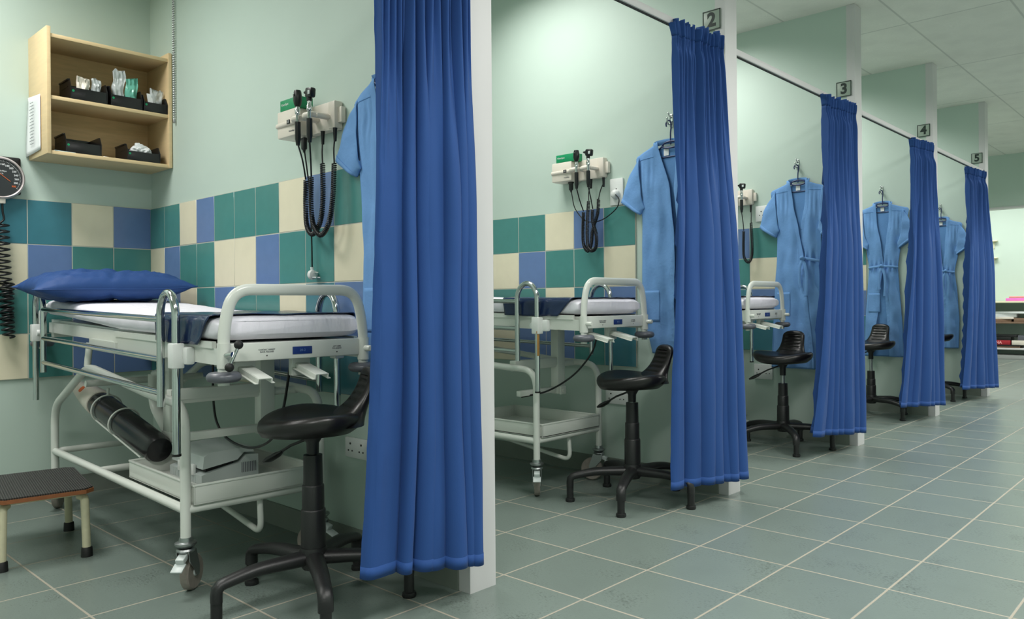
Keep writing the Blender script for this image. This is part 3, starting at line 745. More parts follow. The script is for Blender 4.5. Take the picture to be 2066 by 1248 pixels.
# strap on the second bed's rail
o = MB().box((0, 0, -.045), (.003, .016, .11), .001).tube(fillet([(0, 0, .005), (0, -.012, .02), (0, .0, .034), (0, .012, .02), (0, 0, .005)], .008), .003, 8).build('tan_strap', 'tan')
o.location = (-.66, W-.725, .835); tag(o, 'short tan strap hanging from the rail of the second bed', 'strap')

# ------------------------------------------------------------------ step stool
def step():
    t = thing('step_stool', 'low step stool with ribbed black top and cream legs beside the nearest bed', 'step stool', (-1.735, -.825, 0), math.radians(171))
    # local x runs along the long side, away from the room; local y towards the viewer's left
    def outline(L, Wd, c): return [(-L+c, -Wd), (L-c, -Wd), (L, -Wd+c), (L, Wd-c), (L-c, Wd), (-L+c, Wd), (-L, Wd-c), (-L, -Wd+c)]
    ol = outline(.27, .165, .03)
    MB().prism(ol, lambda u, v, h: (u, v, .258+h), .015).build('board', 'stepw', t)
    MB().prism(outline(.267, .162, .03), lambda u, v, h: (u, v, .273+h), .006).build('ribbed_mat', 'ribmat', t)
    for sx in (-1, 1):
        for sy in (-1, 1):
            lg = MB().tube(fillet([(sx*.20, sy*.12, .24), (sx*.225, sy*.135, .235), (sx*.235, sy*.14, .02)], .03), .0155, 14).build('leg', 'stepl', t)
            MB().lathe([(0, 0), (.0215, 0), (.020, .035), (.0175, .038), (0, .038)], (sx*.235, sy*.14, 0), seg=16).build('rubber_foot', 'rubber', lg)
    MB().b2(-.21, .21, -.13, .13, .241, .258, .004).build('frame', 'stepl', t)
step()

# ------------------------------------------------------------------ wall shelf with bins
def shelf():
    t = thing('wall_shelf', 'open maple wall shelf with two compartments in the corner', 'shelf', (-D, -.30, 1.757))
    X0, X1 = 0, .292; H_ = .628
    MB().b2(X0, X1+.006, -.300, -.282, 0, H_, .0015).build('side_panel', 'woode', t)
    MB().b2(X0, X1+.006, .278, .296, 0, H_, .0015).build('side_panel', 'woode', t)
    MB().b2(X0+.002, X0+.010, -.282, .278, .0, .586).build('back_panel', 'wood', t)
    for z, n in ((.0, 'bottom_board'), (.272, 'shelf_board'), (.578, 'top_board')):
        MB().b2(X0+.010, X1, -.282, .278, z, z+.018, .001).build(n, 'woode', t)
    return t
shelf()
ZB = {0: 1.757+.290, 1: 1.757+.018}
def bin_(y0, y1, row, label, depth=.17, fr=-2.405, h=.10):
    z = ZB[row]; wd = y1-y0; yc = (y0+y1)/2
    t = thing('storage_bin', label, 'bin', (fr-depth/2, yc, z), 0, 'black storage bins on the wall shelf')
    a = depth/2; th = .003
    MB().b2(-a, a, -wd/2+.004, wd/2-.004, 0, th).build('base', 'bin', t)
    MB().b2(a-th, a, -wd/2, wd/2, 0, h*.56, .001).build('front', 'bin', t)
    MB().b2(-a, -a+th, -wd/2, wd/2, 0, h, .001).build('back', 'bin', t)
    for s in (-1, 1):
        q = MB(); y = s*(wd/2-.0015)
        q.prism([(-a, 0), (a, 0), (a+.004, h*.56), (a-.02, h*.98), (a-.030, h), (-a, h)], lambda u, v, hh: (u, y-.0015+hh, v), .003)
        q.b2(-a, a-.03, y-.0015+s*.003-.001, y+.0015+s*.003+.001, h-.008, h, .001)
        q.b2(-a+.02, a-.04, y+s*.002-.001, y+s*.002+.001, h*.62, h*.66)
        q.build('side', 'bin', t)
    MB().lathe([(0, 0), (.006, 0), (.006, .0015), (0, .0015)], (a, -wd/2+.012, h*.40), 'X', 12).build('green_dot', 'green', t)
bin_(-.492, -.322, 0, 'black bin at the left of the upper shelf', h=.108)
bin_(-.306, -.152, 0, 'middle black bin on the upper shelf, filled with bags', h=.108)
bin_(-.146, -.026, 0, 'black bin at the right of the upper shelf', h=.092, fr=-2.398)
bin_(-.515, -.352, 1, 'empty black bin at the left of the lower shelf', h=.100)
bin_(-.228, -.062, 1, 'black bin at the right of the lower shelf holding tissues', h=.090)
def crumple(name, loc, size, label, cat, m, seed, grp=None, fold=.35):
    b = bmesh.new(); bmesh.ops.create_icosphere(b, subdivisions=4, radius=1)
    for v in b.verts:
        p = v.co; n1 = nz(p.x*1.6+seed, p.y*1.6, p.z*1.6); n2 = abs(nz(p.x*3.3, p.y*3.3+seed, p.z*3.3)); n3 = abs(nz(p.x*7, p.y*7, p.z*7+seed))
        s = 1+fold*n1-.5*n2-.08*n3
        v.co = Vector((p.x*size[0]*s, p.y*size[1]*s, p.z*size[2]*s))
    mb = MB(); mb.add(b); o = mb.build(name, m, None, 25); o.location = loc; return tag(o, label, cat, grp)
z0 = ZB[0]; z1 = ZB[1]
def pouch(name, loc, wd, h, label, cat, m, seed, tilt=0):
    rr = []
    for i in range(25):
        v = i/24; ring = []
        th = .022*math.sin(PI*min(1, v*.9+.08))**.6*(1-.75*v)
        ww = wd/2*(.72+.28*math.sin(v*2.2))*(1+.10*nz(v*4, seed))
        for j in range(32):
            a = 2*PI*j/32; x = math.cos(a); y = math.sin(a)
            wob = nz(x*1.8+seed, v*3.2, y)*.014+abs(nz(x*4+seed, v*5, 2))*.010
            ring.append((y*th+wob+tilt*v*h, x*ww+nz(v*3, seed, 5)*.012*v, v*h*(1+.10*nz(x*2.5, seed, 1)*v+.05*x*math.sin(seed))))
        rr.append(ring)
    o = MB().rings(rr).build(name, m, None, 35); o.location = loc; return tag(o, label, cat)
pouch('plastic_bag', (-2.45, -.258, z0+.006), .060, .190, 'tall clear bag standing in the middle bin of the upper shelf', 'bag', 'bag', 3, .08)
pouch('plastic_bag', (-2.44, -.196, z0+.006), .062, .160, 'mint and clear bag beside the tall one in the middle bin', 'bag', 'bagg', 8, .05)
pouch('plastic_bag', (-2.45, -.068, z0+.006), .070, .125, 'crumpled clear bag in the right bin of the upper shelf', 'bag', 'bag', 12, .1)
pouch('paper_packet', (-2.45, -.425, z0+.006), .062, .118, 'pale packet in the left bin of the upper shelf', 'packet', 'ivory', 17, .1)
pouch('plastic_bag', (-2.45, -.362, z0+.006), .045, .125, 'small clear packet beside the pale one in the left bin', 'bag', 'bag', 23, .0)
crumple('tissue', (-2.46, -.145, z1+.058), (.035, .052, .044), 'crumpled white tissue in the right bin of the lower shelf', 'tissue', 'paper', 29)
o = MB().box((0, 0, 0), (.0008, .030, .060), 0, (0.0, -.25, .2)).build('paper_card', 'paper'); o.location = (-2.425, -.105, z0+.075); tag(o, 'small white card leaning in the right bin of the upper shelf', 'card')
o = MB().box((0, 0, .0015), (.13, .20, .003), .0005, (0, 0, .12)).build('paper_sheets', 'bpaper'); o.location = (-2.47, -.475, z1); tag(o, 'pale blue paper sheets under the empty bin on the lower shelf', 'paper')
o = MB().box((0, 0, .001), (.06, .06, .002), .0005, (0, 0, .4)).build('paper_slip', 'paper'); o.location = (-2.435, -.325, z1+.0); tag(o, 'white paper slip lying right of the empty bin', 'paper')
# notice taped to the side of the shelf
G = []
for i in range(13):
    v = i/12; row = []
    for j in range(9):
        u = j/8; row.append((-D+.004+u*.205, -.3-.3045-.010*(1-u)**2*(.5+.5*math.cos(PI*v*.9)), 1.775+.30*v-.03*(1-u)*(v-.5)*-.2+.03*u*(1-2*v)*.4))
    G.append(row)
o = MB().grid(G).build('paper_notice', 'paper', None, 70, solid=.0006); tag(o, 'white typed notice taped to the side of the wall shelf', 'notice')
q = MB()
for i in range(14):
    zz_ = 2.035-i*.016; L = .05+.03*((i*7) % 5)/5
    q.box((-D+.10-.0, -.6135, zz_), (L, .0012, .0022))
pr_ = q.build('print', 'bumper', o)

# bead chain beside the shelf
mb = MB()
for s in (-1, 1):
    for i in range(int(1.03/.0125)):
        z = 3.04-i*.0125
        if z < 2.02: break
        mb.lathe([(.0001, -.0045), (.0035, -.0025), (.0045, 0), (.0035, .0025), (.0001, .0045)], (-2.345+s*.006*(1 if z > 2.05 else (z-2.02)/.03), -.012, z), seg=6)
    mb.tube([(-2.345+s*.006, -.012, 3.045), (-2.345+s*.006, -.012, 2.03), (-2.345, -.012, 2.018)], .0012, 4)
mb.lathe([(.0001, -.014), (.006, -.012), (.007, 0), (.005, .010), (.0001, .013)], (-2.345, -.012, 2.008), seg=10)
tag(mb.build('bead_chain', 'steel'), 'silver bead chain hanging beside the wall shelf', 'chain')

# ------------------------------------------------------------------ wall gauge
def gauge():
    t = thing('blood_pressure_gauge', 'round black-faced pressure gauge with silver rim on the back wall', 'pressure gauge', (-D, -.737, 1.648))
    MB().b2(.0, .018, -.09, .098, -.075, .115, .012).build('wall_plate', 'bin', t)
    MB().lathe([(0, .012), (.085, .012), (.106, .022), (.108, .046), (.104, .060), (.098, .066), (.094, .064), (.093, .054), (0, .054)], axis='X', seg=56).build('case', 'rim', t)
    dl = MB().lathe([(0, .0545), (.0925, .0545), (.0925, .0555), (0, .0555)], axis='X', seg=48).build('dial', 'dial', t)
    q = MB()
    for i in range(61):
        a = math.radians(-125+250*i/60); L = .008 if i % 4 == 0 else .004
        c = Vector((.0562, -math.sin(-a)*.084, math.cos(a)*.084))
        q.box(c, (.0006, .0012, L), 0, (-(-a)*-1 if False else -a, 0, 0))
    q.build('scale_ticks', 'paper', dl)
    for i, n in enumerate(range(0, 301, 20)):
        a = math.radians(-125+250*i/15)
        text_obj('scale_number', str(n), .0125, face_mtx((.0565, math.sin(a)*.068, math.cos(a)*.068), (0, 1, 0), (0, 0, 1)), 'orange' if n >= 300 else 'paper', dl, .0003, .0002)
    text_obj('dial_print', 'WelchAllyn', .011, face_mtx((.0565, .0, .034), (0, 1, 0), (0, 0, 1)), 'paper', dl, .0003)
    text_obj('dial_print', 'mm Hg', .008, face_mtx((.0565, .0, .022), (0, 1, 0), (0, 0, 1)), 'paper', dl, .0003)
    MB().box((.058, .012, .008), (.001, .0022, .075), 0, (.9, 0, 0)).build('needle', 'orange', dl)
    MB().b2(.02, .055, -.004, .022, -.128, -.100, .004).build('outlet_block', 'ivory', t)
    q = MB(); q.tube(smooth_path([(.04, .010, -.126), (.04, .012, -.17), (.042, .016, -.205), (.042, .0, -.225)], 8), .005, 8)
    coil(q, [(.052, .004, -.225), (.052, .008, -.40), (.052, .016, -.58), (.052, .022, -.76)], .030, .0048, .030, 14, 6)
    coil(q, [(.056, .030, -.52), (.056, .026, -.64), (.056, .030, -.80)], .024, .0048, .024, 14, 6)
    q.build('coiled_tube', 'cord', t, 70)
gauge()

# ------------------------------------------------------------------ diagnostic sets
def diag(k, label, x, zb, coils, power, first=False):
    """x: left end of the transformer box; coordinates relative to the partition face"""
    y0 = k*W; t = thing('diagnostic_set', label, 'medical instrument set', (x, y0, zb), 0, 'wall diagnostic sets')
    h = .112
    MB().b2(0, .155, -.100, -.004, -.002, h, .006).build('transformer_box', 'ivory', t)
    q = MB(); q.b2(.150, .345, -.038, -.004, .002, h+.006, .003); q.b2(.345, .372, -.026, -.004, .028, h-.02, .003); q.b2(.302, .348, -.042, -.003, .006, h+.004, .003); q.b2(.02, .33, -.004, 0, .01, h-.01)
    q.build('wall_panel', 'ivory', t)
    q = MB(); q.tube([(.001, -.100, .052), (.180, -.108, .052)], .0105, 12, flat=(1, .7, (0, 0, 1)))
    for xc in (.215, .300): # cradles
        q.tube(fillet([(xc, -.038, .056), (xc-.004, -.118, .056), (xc-.045, -.124, .054), (xc-.06, -.108, .052)], .02), .0105, 12, flat=(1.15, 1, (0, 0, 1)))
        q.b2(xc-.016, xc+.016, -.10, -.036, .046, .062, .004)
    q.build('handle_cradle', 'ivory', t, 50)
    MB().b2(.105, .128, -.1155, -.1125, .044, .062, .001).build('display', 'bin', t)
    text_obj('display_mark', '-:2', .013, face_mtx((.1165, -.1162, .053), (1, 0, 0), (0, 0, 1)), 'paper', t, .0003)
    text_obj('maker_print', 'WelchAllyn', .0095, face_mtx((.118, -.1006, .018), (1, 0, 0), (0, 0, 1)), 'bumper', t, .0003)
    for n, (hx, kind) in enumerate(((.262-.04, 0), (.305+.005, 1))):
        hy = -.132; z = .052
        g = MB().lathe([(0, -.115), (.0075, -.115), (.0095, -.10), (.0115, -.09), (.0115, -.020), (0, -.020)], (hx, hy, z), seg=18).build('instrument_handle', 'cord', t)
        MB().lathe([(0, -.020), (.0075, -.020), (.0075, .010), (.011, .012), (.0115, .030), (.0085, .034), (.0085, .050), (0, .050)], (hx, hy, z), seg=18).build('chrome_neck', 'chrome', g)
        if kind == 0:
            q = MB(); q.rings([[(hx+wx*math.cos(a)*.92, hy+dy*math.sin(a), z+zz_) for a in [2*PI*i/20 for i in range(20)]] for zz_, wx, dy in ((.042, .010, .010), (.052, .017, .014), (.068, .022, .016), (.085, .022, .016), (.100, .018, .015), (.108, .015, .013))])
            q.lathe([(0, 0), (.0045, 0), (.0045, .003), (0, .003)], (hx, hy-.018, z+.088), 'Y', 12)
            q.build('ophthalmoscope_head', 'cord', g, 40)
            MB().lathe([(0, 0), (.0022, 0), (.0022, .001), (0, .001)], (hx, hy-.0175, z+.092), rot=Matrix.Rotation(PI/2, 4, 'X'), seg=10).build('lens', 'chrome', g)
        else:
            q = MB(); q.box((hx+.008, hy, z+.082), (.046, .026, .040), .008, (0, .12, 0)); q.tube([(hx-.01, hy, z+.086), (hx-.035, hy, z+.090)], [.011, .0045], 12); q.tube([(hx, hy, z+.05), (hx, hy, z+.066)], .011, 12)
            q.build('otoscope_head', 'cord', g, 40)
            MB().box((hx+.018, hy-.0135, z+.080), (.015, .002, .016), .001).build('lens', 'greyp', g)
    # coiled cords: straight lead, coil, lead to the connector
    for cd in coils:
        q = MB(); lead, cpts, tail = cd
        tr = lambda P: [(a-x, b, c-zb) for a, b, c in P]
        if len(lead) > 1: q.tube(smooth_path(tr(lead), 8), .0035, 7)
        coil(q, tr(cpts), .0085, .0030, .0075, 10, 5)
        q.tube(smooth_path(tr(tail), 8), .0032, 7)
        e = tr(tail)[-1]; q.lathe([(0, 0), (.0045, 0), (.006, -.012), (.0085, .035), (.0095, .042), (0, .042)], (e[0], e[1], e[2]-.012), seg=12)
        q.build('coiled_cord', 'cord', t, 70)
    tr = lambda P: [(a-x, b, c-zb) for a, b, c in P]
    if power:
        q = MB(); q.tube(smooth_path(tr(power), 10), .0032, 7); p = tr(power)[0]
        q.box((p[0], p[1], p[2]+.020), (.026, .018, .052), .006); q.box((p[0], p[1], p[2]+.040), (.034, .02, .010), .003); q.lathe([(0, 0), (.004, 0), (.009, .02), (0, .02)], (p[0], p[1], p[2]-.018), seg=10)
        q.build('power_cord', 'cord', t, 60)
    return t
# nearest set
zb = 1.713; bx = -1.094
d1 = diag(0, 'instrument set on the wall behind the nearest bed', bx, zb,
  [([(-.872, -.132, 1.655), (-.925, -.08, 1.60), (-.952, -.05, 1.53)], [(-.952, -.05, 1.525), (-.955, -.05, 1.43), (-.938, -.055, 1.335), (-.885, -.06, 1.295), (-.835, -.055, 1.345), (-.823, -.05, 1.44), (-.823, -.05, 1.580)], [(-.823, -.05, 1.582), (-.826, -.05, 1.63), (-.828, -.045, 1.685)]),
   ([(-.784, -.132, 1.655), (-.83, -.10, 1.59), (-.868, -.075, 1.53)], [(-.868, -.075, 1.528), (-.872, -.075, 1.42), (-.855, -.075, 1.33), (-.80, -.075, 1.285), (-.75, -.07, 1.33), (-.735, -.06, 1.43), (-.738, -.05, 1.570)], [(-.738, -.05, 1.572), (-.740, -.05, 1.63), (-.738, -.045, 1.685)])],
  [(-.955, -.055, 1.660), (-.945, -.04, 1.50), (-.945, -.03, 1.30), (-.942, -.03, 1.16)], True)
q = MB(); q.lathe([(0, 0), (.017, 0), (.021, .006), (.019, .022), (.009, .028), (0, .028)], (-.945-bx, -.034, 1.128-zb), rot=Matrix.Rotation(PI/2, 4, 'Y'), seg=20); q.lathe([(0, 0), (.006, 0), (.008, .016), (0, .016)], (-.945-bx+.01, -.034, 1.144-zb), seg=10)
pg = q.build('wall_plug', 'whitep', d1)
q = MB()
for dy, dz in ((0, .010), (-.009, -.010), (.009, -.010)): q.tube([(-.92-bx, -.034+dy, 1.128-zb+dz), (-.885-bx, -.034+dy, 1.126-zb+dz)], .003, 8)
q.build('plug_pin', 'chrome', pg)
# second set
zb = 1.727; bx = -1.118
d2 = diag(1, 'instrument set on the wall beside the white socket, under the sign reading two', bx, zb,
  [([(-.896, -.132, 1.665), (-.90, -.10, 1.60), (-.905, -.06, 1.54)], [(-.905, -.06, 1.534), (-.91, -.06, 1.42), (-.905, -.06, 1.345), (-.875, -.06, 1.305), (-.848, -.06, 1.345), (-.835, -.06, 1.43), (-.80, -.058, 1.52), (-.795, -.055, 1.601)], [(-.795, -.055, 1.603), (-.785, -.05, 1.65), (-.765, -.045, 1.695)]),
   ([(-.808, -.132, 1.665), (-.808, -.11, 1.60), (-.815, -.085, 1.545)], [(-.817, -.085, 1.54), (-.815, -.085, 1.47), (-.79, -.085, 1.39), (-.795, -.085, 1.32), (-.828, -.085, 1.303), (-.858, -.08, 1.34), (-.865, -.075, 1.45), (-.865, -.06, 1.598)], [(-.865, -.06, 1.60), (-.868, -.055, 1.65), (-.858, -.045, 1.695)])],
  [(-1.008, -.05, 1.680), (-1.0, -.05, 1.64), (-.975, -.05, 1.559), (-.897, -.045, 1.483), (-.787, -.045, 1.479), (-.68, -.045, 1.533), (-.655, -.045, 1.585), (-.680, -.045, 1.618)])
# third set, only its right-hand end shows
zb = 1.727; bx = -1.105
diag(2, 'partly hidden instrument set on the wall under the sign reading three', bx, zb,
  [([(-.795, -.132, 1.665), (-.805, -.09, 1.58), (-.812, -.07, 1.535)], [(-.812, -.07, 1.53), (-.815, -.07, 1.40), (-.808, -.07, 1.33), (-.778, -.07, 1.295), (-.75, -.07, 1.33), (-.742, -.07, 1.42), (-.756, -.06, 1.59)], [(-.756, -.06, 1.592), (-.76, -.05, 1.65), (-.765, -.045, 1.695)])],
  None)
for k, x, z in ((0, -1.075, 1.713+.112), (1, -1.085, 1.727+.112)):
    o = MB().b2(0, .15, -.096, -.030, 0, .046, .002).build('specula_box', 'green'); o.location = (x, k*W, z)
    tag(o, ['green box on top of the nearest instrument set', 'green box on top of the instrument set beside the socket'][k], 'box', 'green boxes on the instrument sets')
    text_obj('box_print', 'KleenSpec', .014, face_mtx((.040, -.0965, .026), (1, 0, 0), (0, 0, 1)), 'whitep', o, .0003)

# ------------------------------------------------------------------ sockets
def socket(k, x0, x1, z0, z1, label, holes=True, single=False):
    y = k*W; t = thing('power_socket', label, 'socket', ((x0+x1)/2, y, z0), 0, 'white wall sockets')
    w_, h_ = x1-x0, z1-z0
    MB().b2(-w_/2, w_/2, -.012, 0, 0, h_, .003).build('face_plate', 'whitep', t)
    q = MB()
    n = 1 if single else 2
    for i in range(n):
        cx = 0 if single else (-w_/4+i*w_/2)
        for dx, dz, r in ((0, .018, .0045), (-.013, -.010, .0036), (.013, -.010, .0036)):
            q.lathe([(0, 0), (r, 0), (r, .002), (0, .002)], (cx+dx, -.0115, h_*.48+dz), rot=Matrix.Rotation(PI/2, 4, 'X'), seg=12)
    q.build('pin_hole', 'rubber', t)
    return t
s2 = socket(1, -.745, -.652, 1.562, 1.716, 'upright white wall socket with a round white plug in it', single=True)
q = MB(); q.lathe([(0, .010), (.026, .010), (.029, .020), (.022, .038), (.012, .046), (0, .046)], (0, 0, .062), rot=Matrix.Rotation(PI/2, 4, 'X'), seg=24)
tag(q.build('plug', 'whitep', s2), None)
socket(0, -.735, -.585, .385, .465, 'low white double socket behind the nearest stool')
socket(1, -.789, -.631, .415, .500, 'low white double socket behind the stool under the sign reading two')
socket(2, -.767, -.618, .420, .532, 'low white double socket behind the stool under the sign reading three')
socket(2, -.745, -.652, 1.60, 1.716, 'upright white socket half hidden by the gown under the sign reading three', single=True)

# ------------------------------------------------------------------ gowns
def gown(k, label, xc, v, hl, hookx=0, tie=True):
    """short-sleeved wrap gown on a hanger; v: dict of shape options"""
    y0 = k*W; rnd = random.Random(k*7+3)
    t = thing('patient_gown', label, 'gown', (xc, y0, v.get('hem', .50)), 0, 'light blue gowns on wall hooks')
    zh = v.get('hem', .50); zs = 1.872; zb_ = 0
    def half(z):
        P = v.get('side') or [(1.875, .07), (1.84, .165), (1.81, .215), (1.70, .205), (1.47, .168), (1.30, .150), (1.10, .175), (.80, .205), (.50, .225)]
        for (a, b), (c, d) in zip(P, P[1:]):
            if z >= c: q = (a-z)/(a-c); return b+(d-b)*q
        return P[-1][1]
    def interp(P, z):
        if z >= P[0][0]: return P[0][1]
        for (a, b), (c, d) in zip(P, P[1:]):
            if z >= c: q = (a-z)/(a-c); q = q*q*(3-2*q)*.4+q*.6; return b+(d-b)*q
        return P[-1][1]
    def fold(u, z, sd, amt=1):
        g = min(1, max(0, (1.80-z)/.5))
        w1 = math.sin(u*58+sd+3*nz(z*1.3, sd, 0))*.0060*g+math.sin(u*27+sd*2+z*1.2)*.0055*g+(math.sin(u*190+sd)*.0022*math.exp(-((z-1.70)/.09)**2) if abs(u) > .07 else 0)
        cr = nz(u*9+z*2, z*3-u*3, sd)*.016+nz(u*18+z*6, z*7-u*8, sd)*.009
        belt = .010*math.exp(-((z-1.30)/.05)**2)*math.sin(u*150)*(0 if v.get('half_belt') and u < .03 else 1)
        return (w1+cr+(belt if tie else 0))*amt
    def sheet(uL, uR, ztop, zbot, depth, sd, name, mt, zl=None, nx=46, nz_=90, solid=.0022):
        G = []
        for i in range(nz_+1):
            z = ztop(0) if False else None
            row = []
            for j in range(nx+1):
                s = j/nx
                zt_ = ztop(s); zb__ = zbot(s); z = zt_+(zb__-zt_)*(i/nz_)
                u = uL(z)+(uR(z)-uL(z))*s
                h_ = half(z); e = 1-min(1, abs(u)/max(h_, .01))**3
                d = depth(s, z)*e+.022*(1-e)
                if tie: d -= .012*math.exp(-((z-1.30)/.07)**2)*e*(0 if v.get('half_belt') and u < .02 else 1)
                row.append((u, -max(.006, d+fold(u, z, sd)*(.35+.65*e)*(.2 if name == 'back_panel' else 1)), z-zh))
            G.append(row)
        return MB().grid(G).build(name, mt, t, 75, solid=solid)
    # back
    sheet(lambda z: -half(z), lambda z: half(z), lambda s: 1.850-.055*abs(2*s-1)**1.5+.0, lambda s: zh, lambda s, z: .016, 1, 'back_panel', 'robe_in')
    # neckline edges as functions of z: (z, u)
    L = v['L']; Rr = v['R']; over = v.get('over', 'L')
    def yoke(side):
        return lambda s: 1.878-(.062)*(abs((s if side > 0 else 1-s)))**1.25
    dl = lambda s, z: .038
    dr = lambda s, z: .029
    if hl != 'right':
        pL = sheet(lambda z: -half(z), lambda z: interp(L, z), yoke(-1), lambda s: zh+v.get('lh', 0), dl, 5, 'left_front', 'robe')
    pR = sheet(lambda z: interp(Rr, z), lambda z: half(z), yoke(1), lambda s: zh+v.get('rh', 0), dr, 9, 'right_front', 'robe')
    # facing bands that follow the wrap edges
    for nm, P, sg, dd, sd in (('left_facing', L, -1, dl, 5), ('right_facing', Rr, 1, dr, 9)):
        if nm == 'left_facing' and hl == 'right': continue
        G = []
        for i in range(110):
            z = 1.878+(zh-1.878)*i/109; u = interp(P, z); row = []
            for q_ in (0, .08, .5, .92, 1):
                uu = u+sg*.028*q_; h_ = half(z); e = 1-min(1, abs(uu)/max(h_, .01))**3
                d = dd(.5, z)*e+.022*(1-e)-(.012*math.exp(-((z-1.30)/.07)**2)*e if tie and not v.get('half_belt') else 0)
                row.append((uu, -max(.006, d+fold(uu, z, sd)*(.35+.65*e)+.0009*(0 if q_ in (0, 1) else 1)+.0010*math.sin(z*170+nz(z*9, k)*5)*(1 if z < 1.25 else .25)), z-zh))
            G.append(row)
        MB().grid(G).build(nm, 'robe', t, 30, solid=.0014)
    # collar round the back of the neck
    q = MB(); q.tube([(.068*math.cos(a), -.030-.026*math.sin(a)*-1 if False else -.030+.016*math.sin(a), 1.868-zh+.010*math.sin(a)) for a in [PI*i/12 for i in range(13)]], .011, 8, flat=(1.3, .35, (0, 0, 1)))
    q.build('collar', 'robe', t, 70)
    # sleeves
    for s in (-1, 1):
        if hl == 'none': break
        a0 = Vector((s*.166, 0, 1.684)); a1 = Vector((s*v.get('cuff', .238), 0, v.get('cz', 1.508)))
        rr = []
        for i in range(19):
            q_ = i/18; c = a0.lerp(a1, q_); hh = .125-.052*q_; up = Vector((s*(.08+1.5*q_**1.3), 0, 1)).normalized(); ring = []
            for j in range(28):
                a = 2*PI*j/28; rad = hh*(1-.04*math.sin(q_*9+j))
                p = c+up*(rad*math.cos(a)); dpt = .031+.019*math.sin(a)*(.6+.5*q_)+nz(p.x*14, p.z*14, k+s)*.010
                ring.append((p.x, -max(.008, dpt), p.z-zh))
            rr.append(ring)
        sl = MB().rings(rr, cap=False).build('sleeve', 'robe', t, 75, solid=.002)
        MB().rings([[(x_*1.0+s*.0, y_*1.0-(.002 if y_ < -.036 else -.002), z_) for x_, y_, z_ in r_] for r_ in rr[-3:]], cap=False).build('cuff', 'robe', sl, 75, solid=.003)
    # yoke seams
    for sg, dd, sd in ((-1, .038, 5), (1, .029, 9)):
        pts = []
        for i in range(16):
            u = sg*(.078+.115*i/15); z = 1.800-.012*i/15; h_ = half(z); e = 1-min(1, abs(u)/h_)**3
            pts.append((u, -(dd*e+.022*(1-e)+fold(u, z, sd)*(.35+.65*e)+.0016), z-zh))
        MB().tube(pts, .0016, 5).build('yoke_seam', 'robe_in', t)
    # pocket on the left front
    if hl != 'right':
        G = []
        pu = -min(.165, half(1.0)-.018)
        for i in range(13):
            z = 1.065-.17*i/12; row = []
            for j in range(13):
                u = pu+.100*j/12; h_ = half(z); e = 1-min(1, abs(u)/h_)**3
                row.append((u, -(dl(.5, z)*e+.022*(1-e)+fold(u, z, 5)*(.35+.65*e)+.0025), z-zh))
            G.append(row)
        MB().grid(G).build('pocket', 'robe', t, 75, solid=.002)
    MB().b2(-.020, .012, -.0215, -.0195, 1.800-zh, 1.838-zh).build('neck_label', 'paper', t)
    if tie:
        kx = v.get('knot', .05); hb = half(1.30)
        q = MB(); n = 40
        i0 = int(n*(kx+hb)/(2*hb)) if v.get('half_belt') else 0
        q.tube([(-hb-.003+(2*hb+.006)*i/n, -(.022+(.034)*(1-abs(-1+2*i/n)**3)), 1.300-zh+.010*math.sin(i/n*PI)-(.05*max(0, i-i0)/n if v.get('half_belt') else .004)) for i in range(i0, n+1)], .0075, 8, flat=(1.3, .45, (0, 0, 1)))
        q.tube(smooth_path([(kx-.012, -.062, 1.305-zh), (kx, -.074, 1.312-zh), (kx+.012, -.062, 1.300-zh)], 6), .013, 8)
        for sx, ln in ((-.025, .20), (.03, .26)):
            q.tube(smooth_path([(kx, -.066, 1.295-zh), (kx+sx*.7, -.070, 1.25-zh), (kx+sx, -.066, 1.16-zh), (kx+sx*.8, -.062, 1.30-ln-zh)], 8), .0085, 8, flat=(1.3, .4, (1, 0, 0)))
        q.build('belt', 'robe', t, 70)
    # hanger and hook are things of their own
    hx = xc+hookx
    hg = thing('coat_hanger', v['hl'], 'hanger', (hx, y0, 1.80), 0, 'dark blue coat hangers')
    q = MB()
    q.tube(smooth_path([(0, -.030, .055), (0, -.030, .115), (.004, -.030, .150), (.0, -.030, .178), (-.016, -.030, .187), (-.028, -.030, .172), (-.026, -.030, .155)], 8), .0042, 8)
    q.tube(smooth_path([(-.055, -.030, .052), (-.040, -.030, .066), (0, -.030, .072), (.040, -.030, .066), (.055, -.030, .052), (.04, -.030, .042), (0, -.030, .038), (-.04, -.030, .042), (-.055, -.030, .052)], 6), .0050, 8)
    q.tube(smooth_path([(-.175, -.017, -.006), (-.10, -.018, .030), (-.05, -.026, .056)], 6), .0045, 8); q.tube(smooth_path([(.175, -.017, -.006), (.10, -.018, .030), (.05, -.026, .056)], 6), .0045, 8)
    q.tube([(-.173, -.018, -.008), (.173, -.018, -.008)], .0040, 8)
    q.build('hanger_frame', 'hanger', hg, 60)
    hk = thing('coat_hook', v['kl'], 'hook', (hx-.012, y0, 1.955), 0, 'chrome coat hooks')
    MB().b2(-.010, .010, -.005, 0, .0, .070, .002).build('back_plate', 'chrome', hk)
    q = MB(); q.tube(smooth_path([(0, -.004, .020), (0, -.030, .010), (0, -.042, .022), (0, -.046, .040)], 6), .0045, 8); q.tube(smooth_path([(0, -.004, .050), (0, -.022, .058), (0, -.030, .068)], 6), .0042, 8)
    for p_ in ((0, -.046, .042), (0, -.031, .070)): q.lathe([(.0001, -.006), (.005, -.003), (.006, 0), (.005, .003), (.0001, .006)], p_, seg=10)
    q.build('prong', 'chrome', hk, 60)
    return t
Vn = {'hl': '', 'kl': ''}
names = {0: 'in the nearest bay', 1: 'under the sign reading two', 2: 'under the sign reading three', 3: 'under the sign reading four', 4: 'under the sign reading five'}
def V_(k, **a):
    d = dict(hl='dark blue hanger holding the gown '+names[k], kl='chrome wall hook of the gown '+names[k]); d.update(a); return d
